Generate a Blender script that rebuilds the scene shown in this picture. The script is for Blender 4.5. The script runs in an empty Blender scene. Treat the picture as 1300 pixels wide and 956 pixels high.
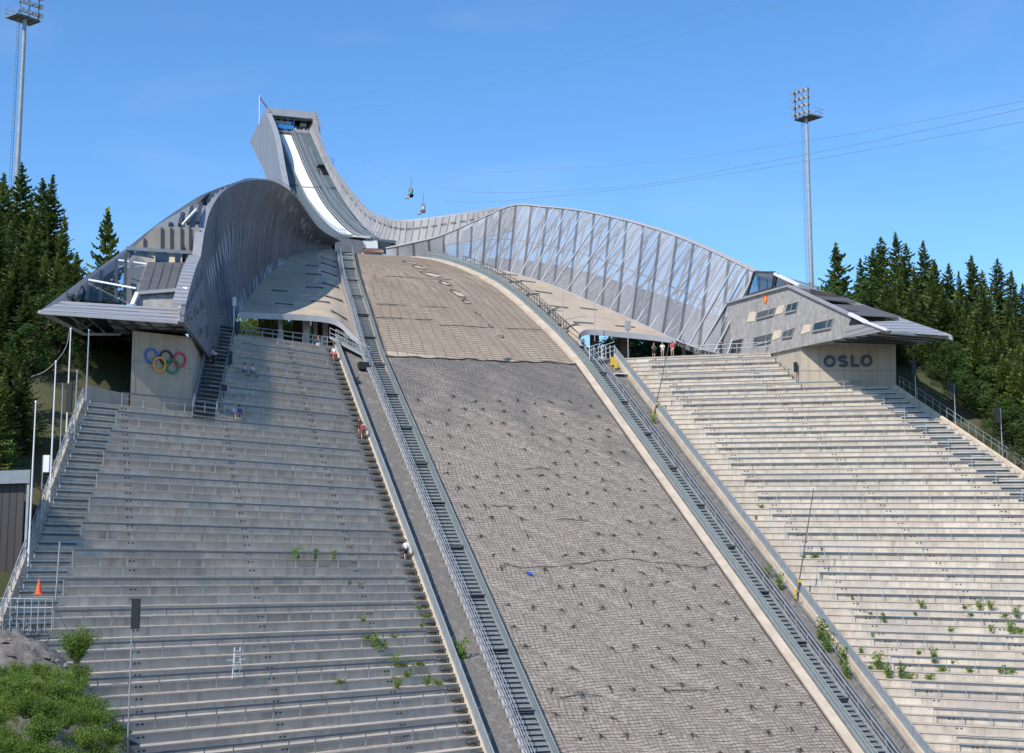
# Ski-jump hill with grandstands, pavilions and forest -- procedural Blender scene
import bpy, bmesh, math, random
from mathutils import Vector as V, Matrix

SC = bpy.context.scene
COL = SC.collection
R = math.radians
OFF = 18.0                      # the eye stands 18 m above the floor of the outrun
FPX, TH, CX, CY = 1800.0, R(8.1), 650.0, 433.0
A0 = V((-8.861, 125.0, 0.0))    # foot of the left stand edge, origin of the hill frame
AX = V((-math.sin(R(18)), math.cos(R(18)), 0))    # up the hill (s)
HX = V((math.cos(R(18)), math.sin(R(18)), 0))     # across the hill (w)
UP = V((0, 0, 1))

def H(s, w, z):                 # hill frame -> world
    return A0 + AX*s + HX*w + UP*(z+OFF)
def ray(px, py):
    u = (px-CX)/FPX; v = (CY-py)/FPX
    return V((u, math.cos(TH)-v*math.sin(TH), math.sin(TH)+v*math.cos(TH)))
def hitp(px, py, P0, n):
    r = ray(px, py); e = V((0, 0, OFF))
    return e + r*((P0-e).dot(n)/r.dot(n))
def at(px, py, Y):
    r = ray(px, py); return V((0, 0, OFF)) + r*(Y/r.y)
def ons(px, py, s): return hitp(px, py, H(s, 0, 0), AX)
def onw(px, py, w): return hitp(px, py, H(0, w, 0), HX)
def onz(px, py, z): return hitp(px, py, V((0, 0, z+OFF)), UP)
def hill(P):
    q = P-A0; return q.dot(AX), q.dot(HX), P.z-OFF
def lerp(a, b, t): return a+(b-a)*t
def interp(x, xs, ys):
    if x <= xs[0]: return ys[0]
    for i in range(len(xs)-1):
        if x <= xs[i+1]: return lerp(ys[i], ys[i+1], (x-xs[i])/(xs[i+1]-xs[i]))
    return ys[-1]
def sampler(pts, n, k=3):
    """Catmull-Rom resample of a list of Vectors into n+1 points"""
    out = []; m = len(pts)-1
    for i in range(n+1):
        t = i/n*m; j = min(int(t), m-1); f = t-j
        p0 = pts[max(j-1, 0)]; p1 = pts[j]; p2 = pts[j+1]; p3 = pts[min(j+2, m)]
        out.append(0.5*((2*p1)+(p2-p0)*f+(2*p0-5*p1+4*p2-p3)*f*f+(3*p1-p0-3*p2+p3)*f**3))
    return out

# ------------------------------------------------------------------ mesh builder
class MB:
    def __init__(s): s.v = []; s.f = []; s.m = []; s.sm = []
    def add(s, vs, fs, mi=0, smooth=False):
        o = len(s.v); s.v += [V(p) for p in vs]
        for f in fs: s.f.append([o+i for i in f]); s.m.append(mi); s.sm.append(smooth)
        return s
    def poly(s, pts, mi=0): return s.add(pts, [list(range(len(pts)))], mi)
    def box(s, c, ex, ey, ez, mi=0):
        c = V(c); ex = V(ex); ey = V(ey); ez = V(ez)
        vs = [c+ex*a+ey*b+ez*d for d in (-1, 1) for b in (-1, 1) for a in (-1, 1)]
        return s.add(vs, [(0, 2, 3, 1), (4, 5, 7, 6), (0, 1, 5, 4), (2, 6, 7, 3), (0, 4, 6, 2), (1, 3, 7, 5)], mi)
    def beam(s, p, q, w, h, up=UP, mi=0):
        p = V(p); q = V(q); d = (q-p)
        if d.length < 1e-6: return s
        x = d.cross(up)
        if x.length < 1e-5: x = d.cross(V((1, 0, 0)))
        x.normalize(); z = x.cross(d).normalized()
        return s.box((p+q)/2, d/2, x*w/2, z*h/2, mi)
    def tube(s, pts, r, n=6, mi=0, smooth=True, cap=True):
        pts = [V(p) for p in pts]; k = len(pts)
        rs = r if isinstance(r, (list, tuple)) else [r]*k
        vs = []; x = None
        for i, p in enumerate(pts):
            d = (pts[min(i+1, k-1)]-pts[max(i-1, 0)]).normalized()
            if x is None: x = d.cross(UP if abs(d.z) < .9 else V((1, 0, 0))).normalized()
            else:
                x = (x-d*x.dot(d)).normalized()
            y = d.cross(x)
            for j in range(n):
                a = 2*math.pi*j/n; vs.append(p+(x*math.cos(a)+y*math.sin(a))*rs[i])
        fs = []
        for i in range(k-1):
            for j in range(n):
                fs.append((i*n+j, i*n+(j+1) % n, (i+1)*n+(j+1) % n, (i+1)*n+j))
        s.add(vs, fs, mi, smooth)
        if cap:
            s.add(vs[:n], [list(range(n))[::-1]], mi); s.add(vs[-n:], [list(range(n))], mi)
        return s
    def grid(s, rows, mi=0, smooth=True):
        n = len(rows[0]); vs = [p for r in rows for p in r]
        fs = [(i*n+j, i*n+j+1, (i+1)*n+j+1, (i+1)*n+j) for i in range(len(rows)-1) for j in range(n-1)]
        return s.add(vs, fs, mi, smooth)
    def shell(s, rows, off, mi=0, smooth=True, mie=None):
        """grid with thickness: off is a vector or function(i,j)->vector"""
        g = (lambda i, j: off) if isinstance(off, V) else off
        rows2 = [[p+g(i, j) for j, p in enumerate(r)] for i, r in enumerate(rows)]
        s.grid(rows, mi, smooth); s.grid([r[::-1] for r in rows2], mi, smooth)
        mie = mi if mie is None else mie
        for ra, rb in ((rows[0], rows2[0]), (rows[-1], rows2[-1]),
                       ([r[0] for r in rows], [r[0] for r in rows2]), ([r[-1] for r in rows], [r[-1] for r in rows2])):
            s.grid([ra, rb], mie, False)
        return s
    def slab(s, pts, off, mi=0):
        pts = [V(p) for p in pts]; n = len(pts); q = [p+off for p in pts]
        return s.add(pts+q, [list(range(n))[::-1], list(range(n, 2*n))]+[(i, (i+1) % n, n+(i+1) % n, n+i) for i in range(n)], mi)
    def build(s, name, mats, parent=None, label=None, recalc=False, origin=None):
        me = bpy.data.meshes.new(name)
        o = bpy.data.objects.new(name, me); COL.objects.link(o)
        org = V((0, 0, 0))
        if parent is not None:
            o.parent = parent
            p = parent
            while p is not None: org = org+p.location; p = p.parent
        elif origin is not None:
            org = V(origin); o.location = org
        me.from_pydata([tuple(p-org) for p in s.v], [], s.f)
        mats = mats if isinstance(mats, (list, tuple)) else [mats]
        for m in mats: me.materials.append(m)
        me.polygons.foreach_set('material_index', s.m)
        me.polygons.foreach_set('use_smooth', s.sm)
        if recalc:
            bm = bmesh.new(); bm.from_mesh(me); bmesh.ops.recalc_face_normals(bm, faces=bm.faces); bm.to_mesh(me); bm.free()
        me.update()
        if label: o['label'] = label
        return o
def tag(o, label=None, cat=None, group=None, kind=None):
    if label: o['label'] = label
    if cat: o['category'] = cat
    if group: o['group'] = group
    if kind: o['kind'] = kind
    return o
def thing(name, label, cat, loc, group=None):
    o = bpy.data.objects.new(name, None); COL.objects.link(o); o.location = loc
    o.empty_display_size = .3
    return tag(o, label, cat, group)
def struct(name, mb, mats, label=None):
    o = mb.build(name, mats); o['kind'] = 'structure'
    if label: o['label'] = label
    return o
def copy_tree(o, parent=None):
    c = o.copy(); COL.objects.link(c); c.parent = parent
    for ch in list(o.children): copy_tree(ch, c)
    return c

# ------------------------------------------------------------------ materials
def mat(name, base, rough=.7, metal=0., var=None, scale=1., bump=0., bscale=8., streak=None, alpha=None, spec=.5, stretch=None, dark2=None):
    """principled material; var = second colour mixed by noise over world position"""
    m = bpy.data.materials.new(name); m.use_nodes = True
    nt = m.node_tree; N = nt.nodes; L = nt.links; b = N['Principled BSDF']
    b.inputs['Roughness'].default_value = rough; b.inputs['Metallic'].default_value = metal
    b.inputs['Specular IOR Level'].default_value = spec
    b.inputs['Base Color'].default_value = (*base, 1)
    geo = N.new('ShaderNodeNewGeometry')
    col = None
    def noise(sc_, det=6, vec=None, rough_=.6):
        n = N.new('ShaderNodeTexNoise'); n.inputs['Scale'].default_value = sc_; n.inputs['Detail'].default_value = det
        n.inputs['Roughness'].default_value = rough_
        L.new(vec if vec is not None else geo.outputs['Position'], n.inputs['Vector']); return n.outputs['Fac']
    def ramp(fac, lo, hi):
        r = N.new('ShaderNodeMapRange'); r.inputs['From Min'].default_value = lo; r.inputs['From Max'].default_value = hi
        L.new(fac, r.inputs['Value']); return r.outputs['Result']
    def mix(f, a, c):
        x = N.new('ShaderNodeMix'); x.data_type = 'RGBA'
        L.new(f, x.inputs[0])
        for i, q in ((6, a), (7, c)):
            if isinstance(q, tuple): x.inputs[i].default_value = (*q, 1)
            else: L.new(q, x.inputs[i])
        return x.outputs[2]
    if var is not None:
        col = mix(ramp(noise(scale), .36, .64), base, var)
    if streak is not None:       # vertical weathering streaks
        mp = N.new('ShaderNodeMapping'); mp.inputs['Scale'].default_value = (1.6, 1.6, .07)
        L.new(geo.outputs['Position'], mp.inputs['Vector'])
        col = mix(ramp(noise(1.1, 5, mp.outputs['Vector']), .50, .74), col if col is not None else base, streak)
    if dark2 is not None:        # patchy dirt
        col = mix(ramp(noise(scale*.23, 4), .52, .72), col if col is not None else base, dark2)
    if col is not None: L.new(col, b.inputs['Base Color'])
    if bump:
        bn = N.new('ShaderNodeBump'); bn.inputs['Strength'].default_value = bump; bn.inputs['Distance'].default_value = .05
        L.new(noise(bscale, 4), bn.inputs['Height']); L.new(bn.outputs['Normal'], b.inputs['Normal'])
    if alpha is not None:
        t = N.new('ShaderNodeBsdfTransparent'); ms = N.new('ShaderNodeMixShader')
        ms.inputs['Fac'].default_value = alpha
        L.new(t.outputs[0], ms.inputs[1]); L.new(b.outputs[0], ms.inputs[2])
        L.new(ms.outputs[0], N['Material Output'].inputs['Surface'])
    m['b'] = 1
    return m
def glassm(name, tint=(.62, .67, .70), refl=.06, rough=.05):
    m = bpy.data.materials.new(name); m.use_nodes = True
    nt = m.node_tree; N = nt.nodes; L = nt.links
    N.remove(N['Principled BSDF'])
    t = N.new('ShaderNodeBsdfTransparent'); t.inputs[0].default_value = (*tint, 1)
    g = N.new('ShaderNodeBsdfGlossy'); g.inputs['Roughness'].default_value = rough
    g.inputs['Color'].default_value = (.9, .95, 1, 1)
    fr = N.new('ShaderNodeLayerWeight'); fr.inputs['Blend'].default_value = refl
    ms = N.new('ShaderNodeMixShader')
    L.new(fr.outputs['Facing'], ms.inputs[0]); L.new(t.outputs[0], ms.inputs[1]); L.new(g.outputs[0], ms.inputs[2])
    L.new(ms.outputs[0], N['Material Output'].inputs['Surface'])
    return m

M = {}
M['concrete'] = mat('stand_concrete', (.60, .53, .435), .85, var=(.47, .415, .345), scale=.9, streak=(.37, .305, .235), bump=.25, bscale=5, dark2=(.46, .42, .37))
def island_var(m, lo, hi):
    nt = m.node_tree; N = nt.nodes; L = nt.links; b = N['Principled BSDF']; src = b.inputs['Base Color'].links[0].from_socket
    g = N.new('ShaderNodeNewGeometry'); r = N.new('ShaderNodeMapRange'); r.inputs['To Min'].default_value = lo; r.inputs['To Max'].default_value = hi
    L.new(g.outputs['Random Per Island'], r.inputs['Value'])
    v = N.new('ShaderNodeVectorMath'); v.operation = 'SCALE'; L.new(src, v.inputs[0]); L.new(r.outputs[0], v.inputs['Scale']); L.new(v.outputs[0], b.inputs['Base Color'])
island_var(M['concrete'], .86, 1.08)
M['slot'] = mat('dark_slot', (.03, .03, .03), .8)
M['nosing'] = mat('step_nosing', (.54, .485, .42), .8, var=(.44, .39, .33), scale=2)
M['plinth'] = mat('board_marked_concrete', (.46, .40, .32), .85, var=(.40, .345, .275), scale=.5, streak=(.35, .29, .22), bump=.2, bscale=4)
M['deck'] = mat('deck_concrete', (.52, .42, .31), .85, var=(.43, .34, .25), scale=.35, dark2=(.37, .295, .21), bump=.2, bscale=3)
M['kerb'] = mat('kerb_concrete', (.62, .52, .40), .85, var=(.5, .41, .31), scale=.8)
M['galv'] = mat('galvanised_steel', (.40, .43, .45), .42, .25, var=(.32, .35, .37), scale=1.5)
M['galv_dull'] = mat('weathered_steel', (.27, .30, .32), .5, .2, var=(.21, .24, .26), scale=2)
M['white'] = mat('white_paint', (.78, .78, .77), .4)
M['palegrey'] = mat('pale_grey_cladding', (.46, .45, .45), .5, .3, var=(.40, .39, .39), scale=.7)
M['darksteel'] = mat('dark_steel', (.07, .075, .08), .5, .4)
M['black'] = mat('black_metal', (.018, .018, .02), .5)
M['shadow_fill'] = mat('shadow_fill_black', (.02, .02, .02), .9)  # black filling that stands in for shade in gaps and recesses
M['grate'] = mat('steel_grating', (.22, .24, .24), .6, .1, var=(.17, .185, .19), scale=3)
M['teal'] = mat('teal_mesh_panel', (.30, .37, .36), .6, .2, alpha=.55)
M['glass'] = glassm('clear_glass')
M['winglass'] = mat('window_glass', (.03, .07, .095), .04, 0, spec=1.)
M['bluewin'] = mat('blue_window_glass', (.03, .055, .10), .15, 0, spec=.6)
M['cream'] = mat('cream_panel', (.72, .62, .46), .7, var=(.62, .53, .39), scale=1.5)
M['orange'] = mat('orange_plastic', (.85, .12, .03), .5)
M['yellow'] = mat('yellow_paint', (.75, .48, .05), .5)
M['brownwood'] = mat('brown_board', (.10, .075, .06), .7, var=(.075, .055, .045), scale=2)
def cladding(name, c1, c2, along, pitch, rough=.45, metal=.5, alpha=None, glint=None, patches=None):
    """sheet cladding: ribs running up the sheet, spaced along a world direction"""
    m = mat(name, c1, rough, metal)
    nt = m.node_tree; N = nt.nodes; L = nt.links; b = N['Principled BSDF']
    geo = N.new('ShaderNodeNewGeometry')
    dp = N.new('ShaderNodeVectorMath'); dp.operation = 'DOT_PRODUCT'; dp.inputs[1].default_value = along
    L.new(geo.outputs['Position'], dp.inputs[0])
    mu = N.new('ShaderNodeMath'); mu.operation = 'MULTIPLY'; mu.inputs[1].default_value = 1/pitch
    L.new(dp.outputs['Value'], mu.inputs[0])
    fr = N.new('ShaderNodeMath'); fr.operation = 'FRACT'; L.new(mu.outputs[0], fr.inputs[0])
    fl = N.new('ShaderNodeMath'); fl.operation = 'FLOOR'; L.new(mu.outputs[0], fl.inputs[0])
    wn = N.new('ShaderNodeTexWhiteNoise'); wn.noise_dimensions = '1D'; L.new(fl.outputs[0], wn.inputs['W'])
    gt = N.new('ShaderNodeMath'); gt.operation = 'GREATER_THAN'; gt.inputs[1].default_value = .84
    L.new(fr.outputs[0], gt.inputs[0])
    ns = N.new('ShaderNodeTexNoise'); ns.inputs['Scale'].default_value = .5; ns.inputs['Detail'].default_value = 5
    L.new(geo.outputs['Position'], ns.inputs['Vector'])
    ad = N.new('ShaderNodeMath'); ad.operation = 'ADD'; L.new(wn.outputs['Value'], ad.inputs[0]); L.new(ns.outputs['Fac'], ad.inputs[1])
    hf = N.new('ShaderNodeMath'); hf.operation = 'MULTIPLY'; hf.inputs[1].default_value = .55; L.new(ad.outputs[0], hf.inputs[0])
    mx = N.new('ShaderNodeMix'); mx.data_type = 'RGBA'; mx.inputs[6].default_value = (*c1, 1); mx.inputs[7].default_value = (*c2, 1)
    L.new(hf.outputs[0], mx.inputs[0])
    m2 = N.new('ShaderNodeMix'); m2.data_type = 'RGBA'; m2.inputs[7].default_value = (c1[0]*.35, c1[1]*.35, c1[2]*.35, 1)
    L.new(gt.outputs[0], m2.inputs[0]); L.new(mx.outputs[2], m2.inputs[6])
    L.new(m2.outputs[2], b.inputs['Base Color'])
    bp = N.new('ShaderNodeBump'); bp.inputs['Strength'].default_value = .5; bp.inputs['Distance'].default_value = .08
    L.new(fr.outputs[0], bp.inputs['Height']); L.new(bp.outputs[0], b.inputs['Normal'])
    if alpha is not None:
        t = N.new('ShaderNodeBsdfTransparent'); ms = N.new('ShaderNodeMixShader')
        L.new(t.outputs[0], ms.inputs[1]); L.new(b.outputs[0], ms.inputs[2])
        L.new(ms.outputs[0], N['Material Output'].inputs['Surface'])
        # each sheet of the perforated mesh is a little more or less open than its neighbour
        mr = N.new('ShaderNodeMapRange'); mr.inputs['To Min'].default_value = alpha-.09; mr.inputs['To Max'].default_value = alpha+.09
        L.new(wn.outputs['Value'], mr.inputs['Value'])
        # the joints are closed
        mm = N.new('ShaderNodeMath'); mm.operation = 'MAXIMUM'
        m3 = N.new('ShaderNodeMath'); m3.operation = 'MULTIPLY'; m3.inputs[1].default_value = .85
        L.new(gt.outputs[0], m3.inputs[0]); L.new(m3.outputs[0], mm.inputs[0]); L.new(mr.outputs[0], mm.inputs[1])
        if patches:
            nz = N.new('ShaderNodeTexNoise'); nz.inputs['Scale'].default_value = 3.1; nz.inputs['Detail'].default_value = 4
            mp = N.new('ShaderNodeMapping'); mp.inputs['Scale'].default_value = (1, 1, .28)
            L.new(geo.outputs['Position'], mp.inputs['Vector']); L.new(mp.outputs[0], nz.inputs['Vector'])
            g2 = N.new('ShaderNodeMapRange'); g2.inputs['From Min'].default_value = .62; g2.inputs['From Max'].default_value = .74
            g2.inputs['To Min'].default_value = 0; g2.inputs['To Max'].default_value = patches
            L.new(nz.outputs['Fac'], g2.inputs['Value'])
            sb = N.new('ShaderNodeMath'); sb.operation = 'SUBTRACT'; sb.use_clamp = True
            L.new(mm.outputs[0], sb.inputs[0]); L.new(g2.outputs[0], sb.inputs[1]); L.new(sb.outputs[0], ms.inputs['Fac'])
        else:
            L.new(mm.outputs[0], ms.inputs['Fac'])
    return m
dirRw = (HX*.8-AX*.6); dirLw = (HX*.55+AX*.83)
M['mesh_right'] = cladding('perforated_steel_mesh', (.28, .285, .30), (.35, .355, .37), tuple(dirRw), 2.6, .55, .15, alpha=.64)
M['rib'] = mat('light_grey_steel_rib', (.38, .38, .39), .5, .1)
M['mesh_shaded'] = cladding('perforated_steel_mesh_shaded', (.060, .068, .085), (.125, .137, .16), tuple(dirLw), .62, .5, .3, alpha=.97, patches=.22)  # wind-wall mesh with the shade of its sunless side put into the colour
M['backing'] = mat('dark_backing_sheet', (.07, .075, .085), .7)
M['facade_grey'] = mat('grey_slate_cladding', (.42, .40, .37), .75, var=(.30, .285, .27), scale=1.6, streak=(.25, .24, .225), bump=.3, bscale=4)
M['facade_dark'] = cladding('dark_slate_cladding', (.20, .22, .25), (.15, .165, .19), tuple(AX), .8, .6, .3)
M['ribbed'] = cladding('ribbed_grey_boards', (.42, .40, .38), (.27, .265, .27), tuple((HX*.53-AX*.85)), 1.15, .7, .15)
M['tower_side'] = cladding('tower_steel_cladding', (.40, .40, .40), (.31, .31, .32), tuple(AX), 1.1, .5, .4)
M['louvre'] = cladding('louvred_metal', (.50, .49, .50), (.43, .42, .43), (0, 0, 1), .5, .5, .4)
M['back_skin'] = cladding('slatted_back_skin', (.30, .31, .33), (.38, .39, .41), tuple(dirRw), 1.3, .6, .3, alpha=.62)

M['takeoff'] = mat('takeoff_mesh_sheet', (.15, .155, .165), .6, .3, var=(.21, .21, .22), scale=1.2, streak=(.15, .155, .16))
M['fence'] = mat('galvanised_fence_mesh', (.34, .385, .41), .5, .1, var=(.29, .33, .355), scale=1.2, alpha=.86)
M['drain'] = mat('slot_drain_steel', (.13, .14, .15), .6, .3)
M['toprail'] = mat('dark_galvanised_rail', (.15, .17, .19), .5, .3)
M['brightsheet'] = mat('bare_bright_steel_sheet', (.62, .62, .62), .35, .3, alpha=.7)
M['slitglass'] = mat('dark_brown_glass', (.035, .032, .028), .35, 0, spec=.3)
# ---- the landing slope: stones under a net, tan above the break, worn patches
def slope_mat():
    m = mat('landing_slope_surface', (.3, .27, .24), .95)
    nt = m.node_tree; N = nt.nodes; L = nt.links; b = N['Principled BSDF']
    geo = N.new('ShaderNodeNewGeometry')
    def nz(sc, det=6, ro=.65):
        n = N.new('ShaderNodeTexNoise'); n.inputs['Scale'].default_value = sc; n.inputs['Detail'].default_value = det
        n.inputs['Roughness'].default_value = ro; L.new(geo.outputs['Position'], n.inputs['Vector']); return n.outputs['Fac']
    def mr(x, a, c, lo=0, hi=1):
        r = N.new('ShaderNodeMapRange'); r.inputs['From Min'].default_value = a; r.inputs['From Max'].default_value = c
        r.inputs['To Min'].default_value = lo; r.inputs['To Max'].default_value = hi; L.new(x, r.inputs['Value']); return r.outputs[0]
    def mix(f, a, c):
        x = N.new('ShaderNodeMix'); x.data_type = 'RGBA'; L.new(f, x.inputs[0])
        for i, q in ((6, a), (7, c)):
            if isinstance(q, tuple): x.inputs[i].default_value = (*q, 1)
            else: L.new(q, x.inputs[i])
        return x.outputs[2]
    sx = N.new('ShaderNodeSeparateXYZ'); L.new(geo.outputs['Position'], sx.inputs[0])
    stones = mix(mr(nz(2.6, 8, .75), .34, .66), (.20, .17, .14), (.45, .385, .32))
    vor = N.new('ShaderNodeTexVoronoi'); vor.inputs['Scale'].default_value = 3.4; L.new(geo.outputs['Position'], vor.inputs['Vector'])
    vs = N.new('ShaderNodeSeparateColor'); L.new(vor.outputs['Color'], vs.inputs[0])
    stones = mix(mr(vs.outputs[0], .55, 1, 0, .5), stones, (.52, .45, .38))
    dark = mix(mr(nz(5., 8, .8), .50, .66), (.15, .138, .125), (.46, .43, .39))
    # the band of darker, finer stone just below the break
    zn = N.new('ShaderNodeMath'); zn.operation = 'ADD'; L.new(sx.outputs['Z'], zn.inputs[0]); L.new(mr(nz(.16, 4), .3, .7, -7, 7), zn.inputs[1])
    c = mix(mr(zn.outputs[0], OFF+10, OFF+18, 0, .85), stones, dark)
    c = mix(mr(nz(.25, 3), .5, .7, 0, .4), c, (.36, .31, .26))
    tan = mix(mr(nz(1.5, 8, .75), .33, .67), (.36, .29, .215), (.56, .47, .365))
    tan = mix(mr(nz(.2, 3), .45, .7, 0, .6), tan, (.39, .31, .23))
    gt = mr(sx.outputs['Z'], OFF+20.85, OFF+20.95)
    c = mix(gt, c, tan)
    L.new(c, b.inputs['Base Color'])
    bp = N.new('ShaderNodeBump'); bp.inputs['Strength'].default_value = .9; bp.inputs['Distance'].default_value = .15
    L.new(nz(2.2, 8, .7), bp.inputs['Height']); L.new(bp.outputs[0], b.inputs['Normal'])
    return m
M['slope'] = slope_mat()
M['gravel'] = mat('dark_gravel', (.20, .185, .165), .95, var=(.12, .11, .10), scale=6, bump=.9, bscale=5, dark2=(.26, .235, .2))
M['rope'] = mat('black_net_rope', (.06, .055, .05), .8)
M['rope2'] = mat('brown_mat_ridges', (.25, .195, .145), .9)
M['palepatch'] = mat('bare_pale_concrete', (.56, .47, .37), .9, var=(.45, .37, .285), scale=1.5)
M['ground'] = mat('hillside_soil_and_grass', (.045, .055, .02), .95, var=(.10, .08, .04), scale=.25, dark2=(.04, .055, .018), bump=.8, bscale=2)
M['grit'] = mat('gravel_mound', (.24, .205, .17), .95, var=(.13, .115, .10), scale=4, bump=1., bscale=3., dark2=(.30, .27, .23))
M['floor'] = mat('promenade_concrete', (.38, .34, .29), .85, var=(.31, .28, .24), scale=.6)
M['inrun_green'] = mat('inrun_plastic_matting', (.115, .155, .165), .6, var=(.095, .135, .145), scale=.6)
M['track_white'] = mat('white_inrun_track', (.84, .83, .80), .4)
def leafm(name, c1, c2, c3, t=.25):
    m = mat(name, c1, .7, 0, spec=.25)
    nt = m.node_tree; N = nt.nodes; L = nt.links; b = N['Principled BSDF']
    geo = N.new('ShaderNodeNewGeometry'); oi = N.new('ShaderNodeObjectInfo')
    n = N.new('ShaderNodeTexNoise'); n.inputs['Scale'].default_value = .55; n.inputs['Detail'].default_value = 3
    L.new(geo.outputs['Position'], n.inputs['Vector'])
    ad = N.new('ShaderNodeMath'); ad.operation = 'ADD'; L.new(n.outputs['Fac'], ad.inputs[0])
    rr = N.new('ShaderNodeMapRange'); rr.inputs['To Min'].default_value = -.2; rr.inputs['To Max'].default_value = .2
    L.new(geo.outputs['Random Per Island'], rr.inputs['Value']); L.new(rr.outputs[0], ad.inputs[1])
    a2 = N.new('ShaderNodeMath'); a2.operation = 'ADD'; L.new(ad.outputs[0], a2.inputs[0])
    r2 = N.new('ShaderNodeMapRange'); r2.inputs['To Min'].default_value = -.14; r2.inputs['To Max'].default_value = .14
    L.new(oi.outputs['Random'], r2.inputs['Value']); L.new(r2.outputs[0], a2.inputs[1])
    cr = N.new('ShaderNodeValToRGB'); cr.color_ramp.elements[0].position = .28; cr.color_ramp.elements[1].position = .74
    cr.color_ramp.elements[0].color = (*c1, 1); cr.color_ramp.elements[1].color = (*c3, 1)
    e = cr.color_ramp.elements.new(.5); e.color = (*c2, 1)
    L.new(a2.outputs[0], cr.inputs[0]); L.new(cr.outputs[0], b.inputs['Base Color'])
    tr = N.new('ShaderNodeBsdfTranslucent'); L.new(cr.outputs[0], tr.inputs[0])
    ms = N.new('ShaderNodeMixShader'); ms.inputs[0].default_value = t
    L.new(b.outputs[0], ms.inputs[1]); L.new(tr.outputs[0], ms.inputs[2]); L.new(ms.outputs[0], N['Material Output'].inputs['Surface'])
    return m
M['needle'] = leafm('spruce_needles', (.052, .088, .024), (.11, .16, .036), (.22, .255, .06), .28)
M['leaf'] = leafm('broad_leaves', (.035, .07, .017), (.06, .11, .024), (.10, .155, .036), .35)
M['weedleaf'] = leafm('weed_leaves', (.12, .20, .035), (.19, .29, .05), (.28, .37, .08), .45)
M['bark'] = mat('tree_bark', (.09, .065, .05), .9, var=(.06, .045, .035), scale=6)
# ------------------------------------------------------------------ camera, sun, sky
cam = bpy.data.cameras.new('camera'); co = bpy.data.objects.new('camera', cam); COL.objects.link(co); SC.camera = co
cam.sensor_width = 36; cam.lens = 36*FPX/1300; cam.clip_end = 9000; cam.clip_start = .5
cam.shift_y = -45/1300
co.location = (0, 0, OFF); co.rotation_euler = (R(90)+TH, 0, 0)
SUN_EL = R(44); sx_, sy_ = -.60, -.80
w = bpy.data.worlds.new('World'); SC.world = w; w.use_nodes = True
nt = w.node_tree; sk = nt.nodes.new('ShaderNodeTexSky'); sk.sky_type = 'NISHITA'; sk.sun_disc = False
sk.sun_elevation = SUN_EL; sk.sun_rotation = math.atan2(sx_, sy_)
sk.altitude = 400; sk.air_density = 1.0; sk.dust_density = .2; sk.ozone_density = 6.5
hs = nt.nodes.new('ShaderNodeHueSaturation'); hs.inputs['Saturation'].default_value = 1.12; hs.inputs['Hue'].default_value = .499
nt.links.new(sk.outputs[0], hs.inputs['Color'])
# thin high cirrus, mostly to the right
tc = nt.nodes.new('ShaderNodeTexCoord'); mp = nt.nodes.new('ShaderNodeMapping'); mp.inputs['Scale'].default_value = (5, 5, 16); mp.inputs['Rotation'].default_value = (0, .5, 0)
cn = nt.nodes.new('ShaderNodeTexNoise'); cn.inputs['Scale'].default_value = .9; cn.inputs['Detail'].default_value = 7; cn.inputs['Roughness'].default_value = .55; cn.inputs['Distortion'].default_value = .6
cr_ = nt.nodes.new('ShaderNodeMapRange'); cr_.inputs['From Min'].default_value = .50; cr_.inputs['From Max'].default_value = .85; cr_.inputs['To Max'].default_value = .10
cm = nt.nodes.new('ShaderNodeMix'); cm.data_type = 'RGBA'; cm.inputs[7].default_value = (5.2, 5.4, 5.7, 1)
nt.links.new(tc.outputs['Generated'], mp.inputs['Vector']); nt.links.new(mp.outputs[0], cn.inputs['Vector']); nt.links.new(cn.outputs['Fac'], cr_.inputs['Value'])
nt.links.new(cr_.outputs[0], cm.inputs[0]); nt.links.new(hs.outputs[0], cm.inputs[6])
nt.links.new(cm.outputs[2], nt.nodes['Background'].inputs[0]); nt.nodes['Background'].inputs[1].default_value = .14
sl = bpy.data.lights.new('sun', 'SUN'); so = bpy.data.objects.new('sun', sl); COL.objects.link(so)
sl.energy = 3.3; sl.angle = R(.53); sl.color = (1, .94, .85)
dv = V((-sx_*math.cos(SUN_EL), -sy_*math.cos(SUN_EL), -math.sin(SUN_EL)))
so.rotation_euler = dv.to_track_quat('-Z', 'Y').to_euler(); so.location = (-60, -60, 120)
SC.view_settings.view_transform = 'Standard'; SC.view_settings.look = 'None'
SC.view_settings.exposure = .5; SC.view_settings.gamma = 1
try: SC.cycles.transparent_max_bounces = 24
except Exception: pass

# ------------------------------------------------------------------ hill profile
C0 = 16.75
def prof(s):
    if s <= 36: return max(-.53+.625*s, -17.5) if s < -26 else -.53+.625*s
    return interp(s, [36, 40, 42, 46, 50, 55, 60, 65, 70, 75, 80, 85, 89, 95], [21.97, 24.35, 25.5, 27.7, 29.8, 32.4, 34.75, 36.85, 38.7, 40.35, 41.8, 43.0, 43.8, 44.6])
def hw(s): return interp(s, [34, 38, 42, 46, 50, 55, 60, 65, 70, 75, 80, 85, 90], [11.6, 11.3, 11., 10.6, 10.3, 9.8, 9.2, 8.4, 7.6, 6.7, 5.8, 4.7, 3.9])
def nl(s): return C0-hw(s)
def nr(s): return C0+hw(s)

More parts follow.
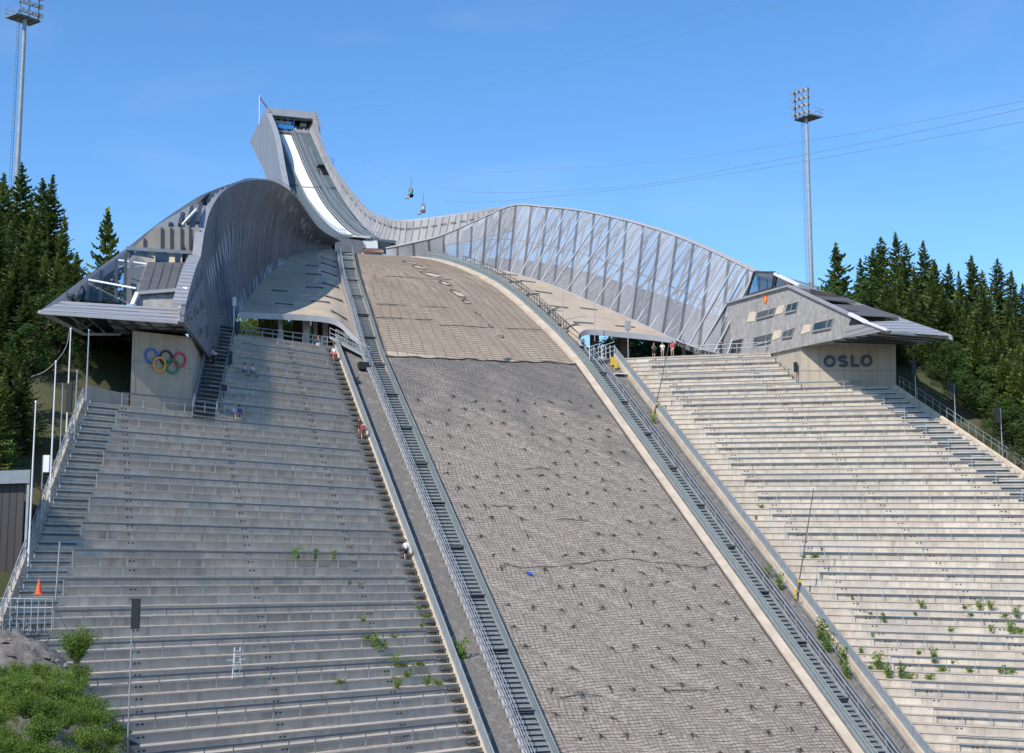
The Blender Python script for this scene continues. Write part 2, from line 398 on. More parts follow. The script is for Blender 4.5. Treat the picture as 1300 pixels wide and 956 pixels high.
# ------------------------------------------------------------------ stand planes
RL = (AX*.4723+HX*.8813); RL = RL.normalized(); RLv = V((RL.x, RL.y, -.016))     # rows run this way towards the hill
RR = (-AX*.612+HX*.791).normalized(); RRv = V((RR.x, RR.y, -.0096))              # rows run this way away from the hill
def eL(z): return H((z+.53)/.625, 0, z)
def eR(z): return H((z+.53)/.625, 34.3, z)
def tL(z): return 35.2-.33*z if z < 11.7 else 14.4+(23.2-z)*.46
def tR(z): return 28.1+(16.8-z)*.26 if z < 17.3 else 18.6

# ------------------------------------------------------------------ terrain
def gz(s, w):
    c = max(-18.5, -.53+.625*s) if s < 36 else 21.2
    if w < 0:
        wb = max(-32.5, min(-26., -27-.145*(7-s)))
        wc = max(w, wb)
        z = -.53+.625*(s-.536*wc)
        z = min(z, 21.2)-1.4
        if w < wb: z += .9+min((wb-w)*.05, 4)*(1 if s > -10 else .4)
        z = max(z, -18)
    elif w > 34.3:
        wb = 57+(10.8-s)*.11+.5
        wc = min(w, wb)
        z = -.53+.625*(s+.774*(wc-34.3))
        z = min(z, 21.2)-1.4
        if w > wb: z += 1.1+min((w-wb)*.04, 4)
        z = max(z, -18)
    else: z = c-.55 if s < 36 else 20.4
    return min(z, 21.6)
random.seed(3)
mb = MB()
xs = [-150+3*i for i in range(101)]; ys = [-30+3*i for i in range(116)]
def terr(x, y):
    s, w, _ = hill(V((x, y, 0)))
    z = gz(s, w)
    bank = -1.75-max(0, y-3)*.36 if y > 3 else -1.75
    if y < 75: z = max(z, bank) if abs(x) < 200 else z
    # the gravel mound at the lower left
    d2 = ((x+34.5)/7.6)**2+((y-83)/5.5)**2
    if d2 < 6: z = max(z, -18+(-5.0+18)*math.exp(-d2*d2*.10)) if d2 < 2.2 else max(z, -18+13*math.exp(-d2*d2*.10))
    # shelf on which the hut stands, left of the stand
    if x < -32 and 80 < y < 118: z = max(z, min(-3.4, -5.4+(y-84)*.12))
    z += math.sin(x*.31+y*.17)*.12+math.sin(x*.13-y*.23)*.15 if not (-2 < w < 60 and -60 < s < 110) else 0
    return z
tz = [[V((x, y, terr(x, y)+OFF)) for x in xs] for y in ys]
mb.grid(tz)
struct('ground', mb, M['ground'])
ring = MB()
bx = [(-150, -30), (150, -30), (150, 315), (-150, 315)]
far = [(-4000, -4000), (4000, -4000), (4000, 4000), (-4000, 4000)]
def edge_pts(i):
    n = 24; (xa, ya), (xb, yb) = bx[i], bx[(i+1) % 4]
    (fa, ga), (fb, gb) = far[i], far[(i+1) % 4]
    inn = []; out = []
    for k in range(n+1):
        t = k/n; x = lerp(xa, xb, t); y = lerp(ya, yb, t)
        inn.append(V((x, y, terr(x, y)+OFF))); out.append(V((lerp(fa, fb, t), lerp(ga, gb, t), -2)))
    return inn, out
for i in range(4):
    a, b = edge_pts(i); ring.grid([a, [lerp(p, q, .03) for p, q in zip(a, b)], b])
struct('terrain', ring, M['ground'])
# gravel cap of the mound
mb = MB(); rows = []
for j in range(100):
    row = []
    for i in range(126):
        x = -47+i*.264; y = 72+j*.248
        d2 = ((x+34.5)/7.6)**2+((y-83)/5.5)**2
        row.append(V((x, y, terr(x, y)+OFF+.05+.22*(math.sin(x*2.1+y)*math.sin(y*1.7-x*.6))*math.exp(-d2)+random.choice((0, .02, .05, .05, .09, .20))*random.uniform(.4, 1.2)-max(0, d2-1.2)*.25)))
    rows.append(row)
mb.grid(rows)
for i in range(520):
    x = random.uniform(-44, -23); y = random.uniform(74, 92); r_ = random.choice((.05, .07, .09, .12, .2))*random.uniform(.7, 1.4)
    d2 = ((x+34.5)/7.6)**2+((y-83)/5.5)**2
    if d2 > 1.5: continue
    c_ = V((x, y, terr(x, y)+OFF+.12)); a_ = random.uniform(0, 6.28)
    vs = [c_+V((math.cos(a_+k*1.05)*r_*random.uniform(.7, 1.3), math.sin(a_+k*1.05)*r_*random.uniform(.7, 1.3), random.uniform(-.3, .1)*r_)) for k in range(6)]+[c_+V((r_*.2, -r_*.1, r_*.8))]
    mb.add(vs, [(k, (k+1) % 6, 6) for k in range(6)])
struct('gravel_mound', mb, M['grit'])

# ------------------------------------------------------------------ landing slope
mb = MB(); rows = []
S_ = [-40+1.0*i for i in range(74)]+[34+.9*i for i in range(1, 61)]
S_ = [s for s in S_ if s <= 88]+[88.]
for s in S_:
    n = 30; a, b = nl(s)-.1, nr(s)+.1
    rows.append([H(s, lerp(a, b, j/n), prof(s)+.02+.04*math.sin(j*.9+s*.7)*math.sin(s*.43+j*.31)) for j in range(n+1)])
mb.grid(rows); struct('landing_slope', mb, M['slope'])
# gravel beds between slope and stands
mb = MB(); rows = []
for s in range(-40, 37): rows.append([H(s, lerp(.2, nl(s), j/5), prof(s)-.18+.05*math.sin(s*1.3+j)) for j in range(6)])
mb.grid(rows); rows = []
for s in range(-40, 37): rows.append([H(s, lerp(nr(s), 34.2, j/6), prof(s)-.18+.05*math.sin(s*1.1+j)) for j in range(7)])
mb.grid(rows); struct('gravel_bed', mb, M['gravel'])

# ------------------------------------------------------------------ the net over the slope
random.seed(11)
def wob(s, w): return (.09*math.sin(s*.83+w*.37)+.06*math.sin(w*1.07-s*.31)+.05*math.sin(w*2.3+s*1.9), .08*math.sin(w*.71+s*.45)+.06*math.sin(s*.97-w*.53)+.05*math.sin(w*2.9+s*1.3))
def netpt(s, w, lift=.10):
    a, b = wob(s, w); return H(s+b, min(max(w+a, nl(s)), nr(s)), prof(s+b)+lift+.07*math.sin(w*1.9+s*2.7))
def ribbon(mb, pts, wd, side):
    # flat rope: a thin strip lying on the slope
    rows = [[p-side*wd/2 for p in pts], [p+UP*wd*.45 for p in pts], [p+side*wd/2 for p in pts]]
    mb.grid(rows, 0, True)
nb = MB(); ds = AX*.85+UP*.53
s = -38.
while s < 33.9:
    pts = []; w_ = nl(s)
    while w_ < nr(s)-.05: pts.append(netpt(s, w_)); w_ += .8
    pts.append(netpt(s, nr(s))); ribbon(nb, pts, .034, ds)
    s += .30
w_ = nl(0)
while w_ < nr(0):
    pts = [netpt(s, w_) for s in [-38+1.0*i for i in range(73)]]
    ribbon(nb, pts, .022, HX); w_ += .37
net = thing('slope_net', 'black rope net spread over the stony lower part of the landing slope', 'net', H(-38, C0, prof(-26)))
nb.build('net_mesh', M['rope'], net)
kb = MB()
s = -36.
while s < 27:
    w_ = nl(0)+1.2+random.uniform(0, 1)
    while w_ < nr(0)-.8:
        if random.random() < .86:
            ss = s+random.uniform(-.5, .5); ww = w_+random.uniform(-.45, .45)
            top = netpt(ss, ww, .28)
            for k in range(random.randint(5, 8)):
                an = random.uniform(.2, 2*math.pi); L_ = random.uniform(.25, .60)
                q = netpt(ss+math.cos(an)*L_, ww+math.sin(an)*L_, .06)
                kb.tube([top, lerp(top, q, .5)-UP*.03, q], [.022, .018, .014], 4)
            kb.box(top-UP*.12, HX*.06, ds*.05, UP*.06)
        w_ += 2.2
    s += 2.35
o = kb.build('tie_bundle', M['rope'], net); o['kind'] = 'stuff'
# rolled edge at the break and along the sides
eb = MB()
eb.tube([netpt(34.1, lerp(nl(34), nr(34), i/30), .14) for i in range(31)], .085, 6)
eb.tube([H(s, nl(s)+.05, prof(s)+.10) for s in range(-38, 35, 2)], .07, 5)
eb.tube([H(s, nr(s)-.05, prof(s)+.10) for s in range(-38, 35, 2)], .07, 5)
eb.tube([netpt(-2.2-.5*math.sin(i*.21), lerp(nl(0)+2.5, nr(0)-.3, i/40), .12) for i in range(41)], .03, 4)
for k in range(5):
    ss = random.uniform(-30, 20); w0 = random.uniform(nl(0), nr(0)-6)
    eb.tube([netpt(ss+.2*math.sin(i), w0+i*.9, .14) for i in range(random.randint(4, 7))], .03, 4)
eb.build('edge_rope', M['rope'], net)
# the upper matting: close ridges running across and slightly down
ub = MB(); s = 34.5
while s < 87:
    pts = []; n = 26
    for i in range(n+1):
        w_ = lerp(nl(s)+.1, nr(s)-.1, i/n); ss = s-(w_-C0)*.10+.10*math.sin(w_*1.3+s*.7)
        if ss < 34.3 or ss > 87.6: 
            if len(pts) > 2: ribbon(ub, pts, .11, ds)
            pts = []; continue
        pts.append(H(ss, w_, prof(ss)+.11+.02*math.sin(w_*5)))
    if len(pts) > 2: ribbon(ub, pts, .11, ds)
    s += .5
mt = thing('slope_matting', 'tan ridged matting laid over the upper knoll of the landing slope', 'matting', H(36, C0, prof(36)))
ub.build('matting_ridges', M['rope2'], mt)
ub = MB()
for i in range(20):       # seams and wrinkles down the slope
    ww = lerp(-.96, .96, i/19)
    ub.tube([H(s, C0+ww*hw(s)+.12*math.sin(s*.9+i), prof(s)+.12) for s in [34.5+.9*k for k in range(60)] if s < 87.5], .018, 4)
for s0, t0, t1 in ((49, -.9, .0), (43.0, -.25, .95), (61, -.6, .4), (44.5, -.95, -.3)):
    ub.tube([H(s0-.3*math.sin(k*.7), C0+lerp(t0, t1, k/12)*hw(s0), prof(s0)+.14) for k in range(13)], .045, 5)
ub.build('matting_seams', M['rope'], mt)
pb = MB()
def ragged(px, py, rx, ry, ang=0):
    c = hitp(px, py, H(34, 0, prof(34)), UP) if False else None
# bare patches where the matting has torn, following a line down the knoll
tears = [(72.5, .12, 1.1, 2.6), (68.6, .16, 1.3, 2.6), (63.5, .20, 1.9, 2.6), (59, .25, .9, 1.8), (54.5, .29, .9, 2.6), (51.5, .31, .6, 1.2), (47.5, .335, .4, .7), (43.5, .37, .35, .6), (40.5, .40, .4, .5)]
for (sc_, tw, rx, ry) in tears:
    pts = []; n = 13
    for k in range(n):
        a = 2*math.pi*k/n; r = random.uniform(.6, 1.1)
        ss = sc_+math.sin(a)*ry*r*.42; ww = C0+tw*hw(sc_)+math.cos(a)*rx*r*.5-(ss-sc_)*.35
        pts.append(H(ss, ww, prof(ss)+.17))
    pb = MB(); pb.slab(pts, -UP*.1); pb.build('bare_patch', M['palepatch'], mt)
for (sc_, tw, rx, ry) in tears:
    wb = MB(); n = 15; pts = []
    for k in range(n):
        a = .4+5.2*k/n; r = random.uniform(.85, 1.35)
        ss = sc_+math.sin(a)*ry*r*.5; ww = C0+tw*hw(sc_)+math.cos(a)*rx*r*.6-(ss-sc_)*.35
        pts.append(H(ss, ww, prof(ss)+.17))
    wb.tube(pts, [random.uniform(.025, .08) for _ in pts], 5)
    wb.build('torn_edge', M['rope'], mt)
lb = MB()
lb.box(netpt(-3.6, nl(0)+4.6, .22), HX*.16, ds*.12, UP*.04)
for k in range(3): lb.box(netpt(-3.6, nl(0)+4.6, .25)+HX*.05*k, HX*.06, ds*.1, UP*.04)
tag(lb.build('litter', mat('blue_plastic', (.02, .12, .75), .4)), 'small scrap of bright blue plastic lying on the black slope net', 'litter')

# ------------------------------------------------------------------ promenades behind the stands
mb = MB()
mb.slab([H(36.4, 0, 22.1), H(29.6, -12.9, 22.1), H(29, -16, 22.1), H(110, -16, 22.1), H(110, 6, 22.1), H(36.4, 6, 22.1)], -UP*.7)
mb.slab([H(36.5, 28.5, 22.1), H(36.5, 34.3, 22.1), H(22.2, 52.8, 22.1), H(24, 70, 22.1), H(70, 70, 22.1), H(70, 28.5, 22.1)], -UP*.7)
struct('promenade', mb, M['floor'])
# ------------------------------------------------------------------ grandstands
def grandstand(side, label, rz, z0, z1, name='grandstand'):
    rs = AX*(rz*1.6)
    if side == 'L': e, rv, tf = eL, -RLv, tL
    else: e, rv, tf = eR, RRv, tR
    rh = V((rv.x, rv.y, 0)).normalized()
    out = V((rh.y, -rh.x, 0))
    if out.dot(AX) > 0: out = -out                 # downhill normal of the risers
    st = thing(name, label, 'grandstand', e(z0))
    steps = MB(); nos = MB(); slots = MB(); stairs = MB(); boards = MB(); bb = MB()
    k = 0; z = z0; rails = []
    tread = rs.dot(-out)
    while z < z1+.01:
        E_ = e(z); t1 = tf(z)
        ta = 0.0
        P = lambda t, dz=0, do=0: E_+rv*t+UP*dz+out*do
        # concrete in lengths with open joints between
        segs = [ta]; t = ta+random.uniform(3, 7)
        while t < t1-2: segs.append(t); t += 7.3
        segs.append(t1)
        for a, b in zip(segs[:-1], segs[1:]):
            a_ = a+(.02 if a > ta else 0); j = random.uniform(-.012, .012)
            q = [P(a_, -rz, j), P(b, -rz, j), P(b, 0, j), P(a_, 0, j)]
            steps.slab(q, -out*(tread+.25))
            nos.slab([P(a_, -.07, j+.075), P(b, -.07, j+.075), P(b, .004, j+.075), P(a_, .004, j+.075)], -out*.20)
        # paired dark slots in the risers
        t = 4.5+(k*.0)+(2.1 if side == 'L' else 0)
        while t < t1-1:
            for d in (0, .34): slots.box(P(t+d, -rz*.42, .012), rv*.07, out*.02, UP*.045)
            t += 10.4
        # small drain holes
        if side == 'R':
            t = 2.2
            while t < t1-1.5: slots.box(P(t, -rz*.38, .008), rv*.022, out*.012, UP*.022); t += 1.35
        # half steps of the stairs at both ends
        ww = 1.15 if side == 'L' else 1.05
        stairs.box(P(.25+ww/2, -rz*.50, tread*.30), rv*(ww/2), out*.17, UP*.075)
        stairs.box(P(.40+ww/2, -rz*.64, tread*.22), rv*(ww/2-.15), out*.10, UP*.055, 1)  # black strip in place of the shade in the gap under the tread
        if (side == 'L' and z < 11.7) or (side == 'R' and z < 17.3):
            wd = 3.1; c = t1-wd/2-.25
            boards.box(P(c, -rz*.45, tread*.02), rv*(wd/2), out*.19, UP*.05)
            boards.box(P(c, -rz*.66, .02), rv*(wd/2-.1), out*.05, UP*.05, 1)  # dark strip standing in for the shaded gap below the board
            boards.beam(P(t1-.5, -rz*.45, .12), P(t1-.5, .15, .12), .07, .07)
        if k % 3 == 0 and z < z1-.9: rails.append((z, t1))
        z += rz; k += 1
    steps.build('terrace_steps', M['concrete'], st)
    nos.build('step_edges', M['nosing'], st)
    o = slots.build('riser_slots', M['slot'], st); o['kind'] = 'stuff'
    stairs.build('inner_stair', [M['drain'], M['shadow_fill']], st)
    boards.build('outer_stair', [M['galv'], M['drain']], st)
    for i, (z, t1) in enumerate(rails):
        E_ = e(z); r = MB(); tr_ = MB()
        P = lambda t, dz=0, do=0: E_+rv*t+UP*dz+out*do
        ta = 1.9+ (0.25 if side == 'L' else .9)
        tb = t1-(3.7 if (side == 'L' and z < 11.7) or (side == 'R' and z < 17.3) else (.6 if side == 'R' else 2.9))
        ins = -.10
        tr_.beam(P(ta, 1.10, ins), P(tb, 1.10, ins), .12, .13)
        r.tube([P(ta, .62, ins), P(tb, .62, ins)], .026, 6)
        n = max(2, round((tb-ta)/2.15))
        for j in range(n+1):
            t = lerp(ta, tb, j/n); r.beam(P(t, 0, ins), P(t, 1.08, ins), .06, .06, out)
        # the stair-side end of the rail: a post one step higher
        for tt in (ta,) if side == 'L' else (ta, tb):
            r.beam(P(tt, 1.08, ins), P(tt, 1.28, ins), .06, .06, out)
        o = r.build('handrail', M['galv'], st); tr_.build('top_rail', M['toprail'], o)
    # closing wall down the outer edge
    wl = MB(); za = z0
    zb = 11.6 if side == 'L' else 17.2
    n = 30; top = [e(lerp(za, zb, i/n))+rv*tf(lerp(za, zb, i/n))+UP*.10 for i in range(n+1)]
    for i in range(n):
        a, b = top[i], top[i+1]
        wl.slab([a-UP*2.4, b-UP*2.4, b+UP*.05, a+UP*.05], rh*.28)
    wl.build('side_wall', M['kerb'], st)
    return st
random.seed(5)
stL = grandstand('L', 'grey terraced grandstand with many handrails below the five coloured rings', .645, -17.6, 22.0)
stR = grandstand('R', 'pale sunlit terraced grandstand below the OSLO lettering', .60, -17.6, 22.0)

# ------------------------------------------------------------------ concrete border walls with steel fence, beside the stands
def border(wc, label, th_=.3, right=False):
    t = thing('border_fence', label, 'fence', H(-30, wc, prof(-26)))
    b = MB(); n = 36; S = [lerp(-34, 36.2, i/n) for i in range(n+1)]
    for a, c in zip(S[:-1], S[1:]):
        b.slab([H(a, wc, prof(a)-1.2), H(c, wc, prof(c)-1.2), H(c, wc, prof(c)+(.5 if right else .14)), H(a, wc, prof(a)+(.5 if right else .14))], HX*th_)
    b.build('base_wall', M['kerb'], t)
    f = MB(); pz = MB()
    wm = wc+th_/2
    s = -33.8
    zl = .55 if right else .2
    while s < 36:
        e = min(s+2.44, 36); f.slab([H(s, wm, prof(s)+zl), H(e, wm, prof(e)+zl), H(e, wm, prof(e)+1.42), H(s, wm, prof(s)+1.42)], HX*.03); s += 2.5
    f.build('fence_panels', M['fence'], t)
    s = -33.5
    while s < 36.2:
        pz.beam(H(s, wm, prof(s)+.3), H(s, wm, prof(s)+1.55), .09, .09, HX); s += 2.5
    pz.tube([H(q, wm, prof(q)+1.46) for q in S], .05, 6)
    pz.tube([H(q, wm, prof(q)+zl) for q in S], .035, 6)
    pz.build('fence_posts', M['galv'], t)
    return t
border(-.15, 'long galvanised fence on a low concrete wall edging the ringed grandstand')
border(34.0, 'long galvanised fence on a low concrete wall edging the sunlit OSLO grandstand', right=True)

# kerb along the right edge of the landing slope
kb_ = MB(); n = 90; S = [lerp(-38, 88, i/n) for i in range(n+1)]
for a, c in zip(S[:-1], S[1:]):
    wa, wc = nr(a)+.05, nr(c)+.05
    kb_.slab([H(a, wa, prof(a)+.30), H(c, wc, prof(c)+.30), H(c, wc+.85, prof(c)+.34), H(a, wa+.85, prof(a)+.34)], -UP*1.0)
kb = kb_.build('slope_kerb', M['kerb']); tag(kb, 'wide pale concrete kerb along the right edge of the landing slope', 'kerb')
kb_ = MB()
for a, c in zip(S[:-1], S[1:]):
    if a < 30: continue
    wa, wc = nl(a)-.05, nl(c)-.05
    kb_.slab([H(a, wa, prof(a)+.26), H(c, wc, prof(c)+.26), H(c, wc-.35, prof(c)+.26), H(a, wa-.35, prof(a)+.26)], -UP*.8)
tag(kb_.build('slope_kerb', M['kerb']), 'narrow tan concrete kerb at the upper left edge of the landing slope', 'kerb')

# ------------------------------------------------------------------ steel stairways beside the slope
def stairway(edge, sgn, label, s0, s1, wdt, left_pipes, gap):
    t = thing('steel_stairway', label, 'stairway', H(s0, edge(s0), prof(s0)))
    W = lambda s, o: edge(s)+sgn*(gap+o)
    tr = MB(); s = s0
    while s < s1:
        a = H(s, W(s, .08), prof(s)+.22); b = H(s, W(s, wdt-.08), prof(s)+.22)
        tr.slab([a, b, b+AX*.27, a+AX*.27], -UP*.045)
        s += .52
    tr.build('treads', M['galv'], t)
    gr = MB(); S = [lerp(s0, s1, i/70) for i in range(71)]
    gr.grid([[H(q, W(q, .05), prof(q)-.05), H(q, W(q, wdt-.05), prof(q)-.05)] for q in S]); gr.build('under_plate', M['grate'], t)
    sg = MB()
    for o in (0, wdt):
        for a, b in zip(S[:-1], S[1:]): sg.beam(H(a, W(a, o), prof(a)+.2), H(b, W(b, o), prof(b)+.2), .08, .30)
    sg.build('stringers', M['galv'], t)
    for o in (0, wdt):
        hr = MB()
        for dz in (1.25, .8): hr.tube([H(q, W(q, o), prof(q)+dz) for q in S], .035, 6)
        s = s0
        while s < s1: hr.beam(H(s, W(s, o), prof(s)+.2), H(s, W(s, o), prof(s)+1.27), .05, .05, HX); s += 1.9
        hr.build('handrail', M['galv'], t)
    pn = MB(); o = 0.03
    for a, b in zip(S[:-1], S[1:]):
        pn.slab([H(a, W(a, o), prof(a)+.3), H(b, W(b, o), prof(b)+.3), H(b, W(b, o), prof(b)+1.2), H(a, W(a, o), prof(a)+1.2)], HX*.02)
    pn.build('side_panel', M['teal'], t)
    # landings
    s = s0+4
    while s < s1:
        ld = MB(); ld.box(H(s, W(s, wdt/2), prof(s)+.27), HX*(wdt/2-.05), AX*.35, UP*.03); ld.build('landing_plate', M['drain'], t); s += 6.4
    pp = MB()
    for i, off in enumerate(left_pipes):
        pp.tube([H(q, W(q, off), prof(q)+.25+.08*(i % 2)) for q in S], .07 if i else .13, 6)
    if left_pipes:
        q0 = s0
        while q0 < s1:
            pp.box(H(q0, W(q0, left_pipes[0]), prof(q0)+.32), HX*.17, AX*.28, UP*.12); q0 += .95
        pp.build('service_pipes', M['palegrey'], t)
    return t
stairway(nl, -1, 'steel stairway with pipes climbing the left edge of the landing slope', -36, 86, 1.75, [2.15, 1.95], .35)
stairway(nr, 1, 'steel stairway with open treads beside the kerb right of the slope', -36, 84, 1.7, [], 1.25)
# pipes and cable rails right of the right stairway
pr = MB()
for o, r_ in ((3.4, .05), (3.75, .04), (4.6, .035)): pr.tube([H(q, 28.35+o, prof(q)+.75+.2*(o > 4)) for q in range(-36, 31)], r_, 6)
s = -36
while s < 31:
    pr.beam(H(s, 28.35+3.4, prof(s)-.2), H(s, 28.35+3.4, prof(s)+.78), .05, .05, HX)
    pr.beam(H(s, 28.35+4.6, prof(s)-.2), H(s, 28.35+4.6, prof(s)+.98), .04, .04, HX); s += 4.
tag(pr.build('cable_rail', M['galv_dull']), 'thin parallel cable rails running down the gravel beside the right fence', 'railing')
# ------------------------------------------------------------------ knoll decks, wind walls
def coons(front, back, inn, out, nu, nv):
    F = sampler(front, nv); B = sampler(back, nv); I = sampler(inn, nu); O = sampler(out, nu)
    rows = []
    for i in range(nu+1):
        u = i/nu; row = []
        for j in range(nv+1):
            v = j/nv
            p = (F[j]*(1-u)+B[j]*u)+(I[i]*(1-v)+O[i]*v)-((F[0]*(1-v)+F[nv]*v)*(1-u)+(B[0]*(1-v)+B[nv]*v)*u)
            row.append(p)
        rows.append(row)
    return rows
def deck(label, front, back, inn, out, cols, sgn):
    t = thing('knoll_deck', label, 'deck', (front[0]+front[-1])/2)
    rows = coons(front, back, inn, out, 26, 18)
    d = MB(); d.shell(rows, -UP*.55); d.build('deck_slab', M['deck'], t)
    l = MB(); F = rows[0]
    l.shell([[p+UP*.06-AX*.02 for p in F], [p-UP*.62-AX*.02 for p in F]], -AX*.10, 0, True); l.build('edge_fascia', M['palegrey'], t)
    for (iu, jv, L_) in cols:
        iu = iu*26; jv = jv*18
        i, j = min(int(iu), 25), min(int(jv), 17); fi, fj = iu-i, jv-j
        p = lerp(lerp(rows[i][j], rows[i][j+1], fj), lerp(rows[i+1][j], rows[i+1][j+1], fj), fi)
        e1 = (rows[i][j+1]-rows[i][j]).normalized(); e2 = (rows[i+1][j]-rows[i][j]).normalized(); nn = e1.cross(e2).normalized()
        if nn.z < 0: nn = -nn
        s = MB(); s.box(p+nn*.05, (HX-nn*HX.dot(nn)).normalized()*L_/2, e2*.19, nn*.05)
        s.build('deck_slot_drain', M['drain'], t)
    return t, rows
# left deck
LF = [H(37.0, 2.9, 23.0), ons(441, 419, 37.6), ons(433, 410.5, 38), ons(417, 403.5, 38.3), ons(380, 400, 38.3), ons(340, 398.5, 37.4), ons(303, 397, 36)]
LI = [H(37.0, 2.9, 23.0)]+[H(s, nl(s)-2.45, prof(s)) for s in (42, 48, 54, 60, 66, 72, 79, 86)]
LO = [ons(303, 397, 36), ons(311, 384, 42), ons(320, 372, 48), ons(331, 359, 51.5), ons(345, 345, 56), ons(357, 335, 60.5), ons(370, 325, 65.5), ons(395, 318, 75), ons(421, 316, 84)]
LB = [LI[-1], lerp(LI[-1], LO[-1], .5), LO[-1]]
random.seed(8)
dl, LR = deck('curved tan concrete deck with dark slot drains left of the landing slope', LF, LB, LI, LO,
     [(u, v, 2.3) for u in (.10, .24, .36, .48, .60, .70) for v in (.30,)]+[(.17, .52, 2.2), (.31, .55, 2.2), (.45, .56, 2.), (.12, .75, 2.2), (.27, .80, 2.), (.57, .6, 1.6)], -1)
RF = [H(39.0, 31.0, 23.85), ons(734, 428, 39.2), ons(739, 421, 39.6), ons(750, 419, 40), ons(785, 422, 39.6), ons(822, 425.5, 39), ons(857, 430, 38)]
RI = [H(39.0, 31.0, 23.85)]+[H(s, nr(s)+2.95, prof(s)+.05) for s in (44, 50, 56, 62, 68, 75, 84)]
RO = [ons(857, 430, 38), ons(818, 413, 45), ons(780, 396, 52), ons(738, 378, 57.5), ons(700, 362, 62), ons(668, 352, 66), ons(640, 344, 70), ons(600, 335, 77), ons(570, 329, 84)]
RB = [RI[-1], lerp(RI[-1], RO[-1], .5), RO[-1]]
dr, RRows = deck('broad tan concrete deck with slot drains right of the landing slope, under the mesh wall', RF, RB, RI, RO,
     [(.08, .25, 2.6), (.08, .52, 2.6), (.08, .79, 2.6), (.22, .22, 2.6), (.23, .50, 2.6), (.24, .76, 2.4), (.37, .25, 2.5), (.38, .6, 2.5), (.50, .3, 2.4), (.51, .68, 2.2), (.62, .35, 2.2), (.63, .72, 1.8), (.74, .45, 1.9), (.83, .5, 1.6)], 1)

# side walls that carry the knoll, and columns in the openings
for edge, sg, lab in ((nl, -1, 'concrete retaining wall under the left deck, in the shade of the passage'), (nr, 1, 'concrete retaining wall under the right deck, beside the stair')):
    m_ = MB()
    S = [36.3+1.5*i for i in range(34)]
    for a, c in zip(S[:-1], S[1:]):
        off = sg*(2.0)
        m_.slab([H(a, edge(a)+off, 20.5), H(c, edge(c)+off, 20.5), H(c, edge(c)+off, prof(c)-.7), H(a, edge(a)+off, prof(a)-.7)], -HX*sg*.5)
    # front face under the slope edge
    tag(m_.build('retaining_wall', M['plinth']), lab, 'wall')
def column(px, s, label, wdt=.55, top=30, m='palegrey'):
    b = ons(px, 412, s); ss, ww, _ = hill(b)
    c = MB(); c.box(H(ss, ww, (22.1+top)/2), HX*wdt/2, AX*wdt/2, UP*(top-22.1)/2)
    c.box(H(ss, ww, 22.18), HX*(wdt/2+.08), AX*(wdt/2+.08), UP*.08)
    tag(c.build('column', M[m]), label, 'column', 'columns under the decks')
column(356, 41, 'slim pale column in the left passage, at its lit middle', .45, 26.4)
column(389, 42, 'wide pale column in the left passage, right of the yellow greenery', .75, 26.3)
column(400.5, 43.5, 'grey column in the left passage beside the dark doorway', .45, 26.5)
column(413, 43, 'rightmost pale column in the left passage', .6, 26.0)
column(754.5, 43, 'dark column in the right passage, left of the blue opening', .9, 26.4, 'darksteel')
column(790, 43.5, 'brown column in the middle of the right passage', 1.0, 26.4, 'brownwood')
# back wall pieces of the left passage
m_ = MB(); m_.slab([ons(372, 436, 47), ons(386, 438, 47), ons(386, 398, 47), ons(372, 398, 47)], AX*.3)
m_.slab([ons(328, 432, 52), ons(350, 434, 52), ons(350, 396, 52), ons(328, 396, 52)], AX*.3)
tag(m_.build('passage_wall', M['brownwood']), 'dark brown wall pieces at the back of the left passage', 'wall')
m_ = MB(); m_.slab([ons(396, 440, 48), ons(436, 444, 48), ons(436, 402, 48), ons(396, 402, 48)], AX*.3)
tag(m_.build('kiosk_wall', M['darksteel']), 'dark glazed kiosk front at the right end of the left passage', 'kiosk')
m_ = MB()
for a, b in ((735, 800),): m_.slab([ons(a, 452, 48), ons(b, 454, 48), ons(b, 443, 48), ons(a, 441, 48)], AX*.15)
tag(m_.build('parapet', M['floor']), 'low grey parapet at the back of the right passage, under the blue opening', 'parapet')

# ------------------------------------------------------------------ left wind wall
LBOT = [ons(233, 409, 5), ons(250, 431, 12), ons(267, 455, 20), H(28, -13.4, 21.0), H(34, -11.9, 22.3), ons(303, 397.5, 36.05), ons(311, 384.5, 42), ons(320, 372.5, 48), ons(345, 345.5, 56), ons(370, 325.5, 65.5), ons(395, 318.5, 75), ons(423, 316.5, 85)]
LTOP = [ons(236, 385, 6.5), ons(247, 345, 14), ons(255, 325, 22), ons(260, 292, 26), ons(267.5, 266, 31), ons(282, 244.5, 34), ons(303, 232.5, 38), ons(328, 228.3, 43.5), ons(351, 232.5, 49.5), ons(375, 250, 57), ons(404, 289, 70), ons(432, 306, 84)]
tL_ = thing('wind_wall', 'tall shaded mesh clad wind wall curving from the ringed pavilion up to the inrun', 'wall', H(50, -8, 28))
TB, BB = sampler(LTOP[2:], 60), sampler(LBOT[2:], 60)
TF, BF = sampler(LTOP[:3], 10), sampler(LBOT[:3], 10)
m_ = MB(); rows = []
for k in range(13):
    f = k/12; bul = math.sin(f*math.pi)
    rows.append([lerp(b, t, f)+(-HX*.7+AX*.5)*bul*1.0*min(1, i/8) for i, (b, t) in enumerate(zip(BB, TB))])
m_.grid(rows); m_.build('inner_skin', M['mesh_shaded'], tL_)
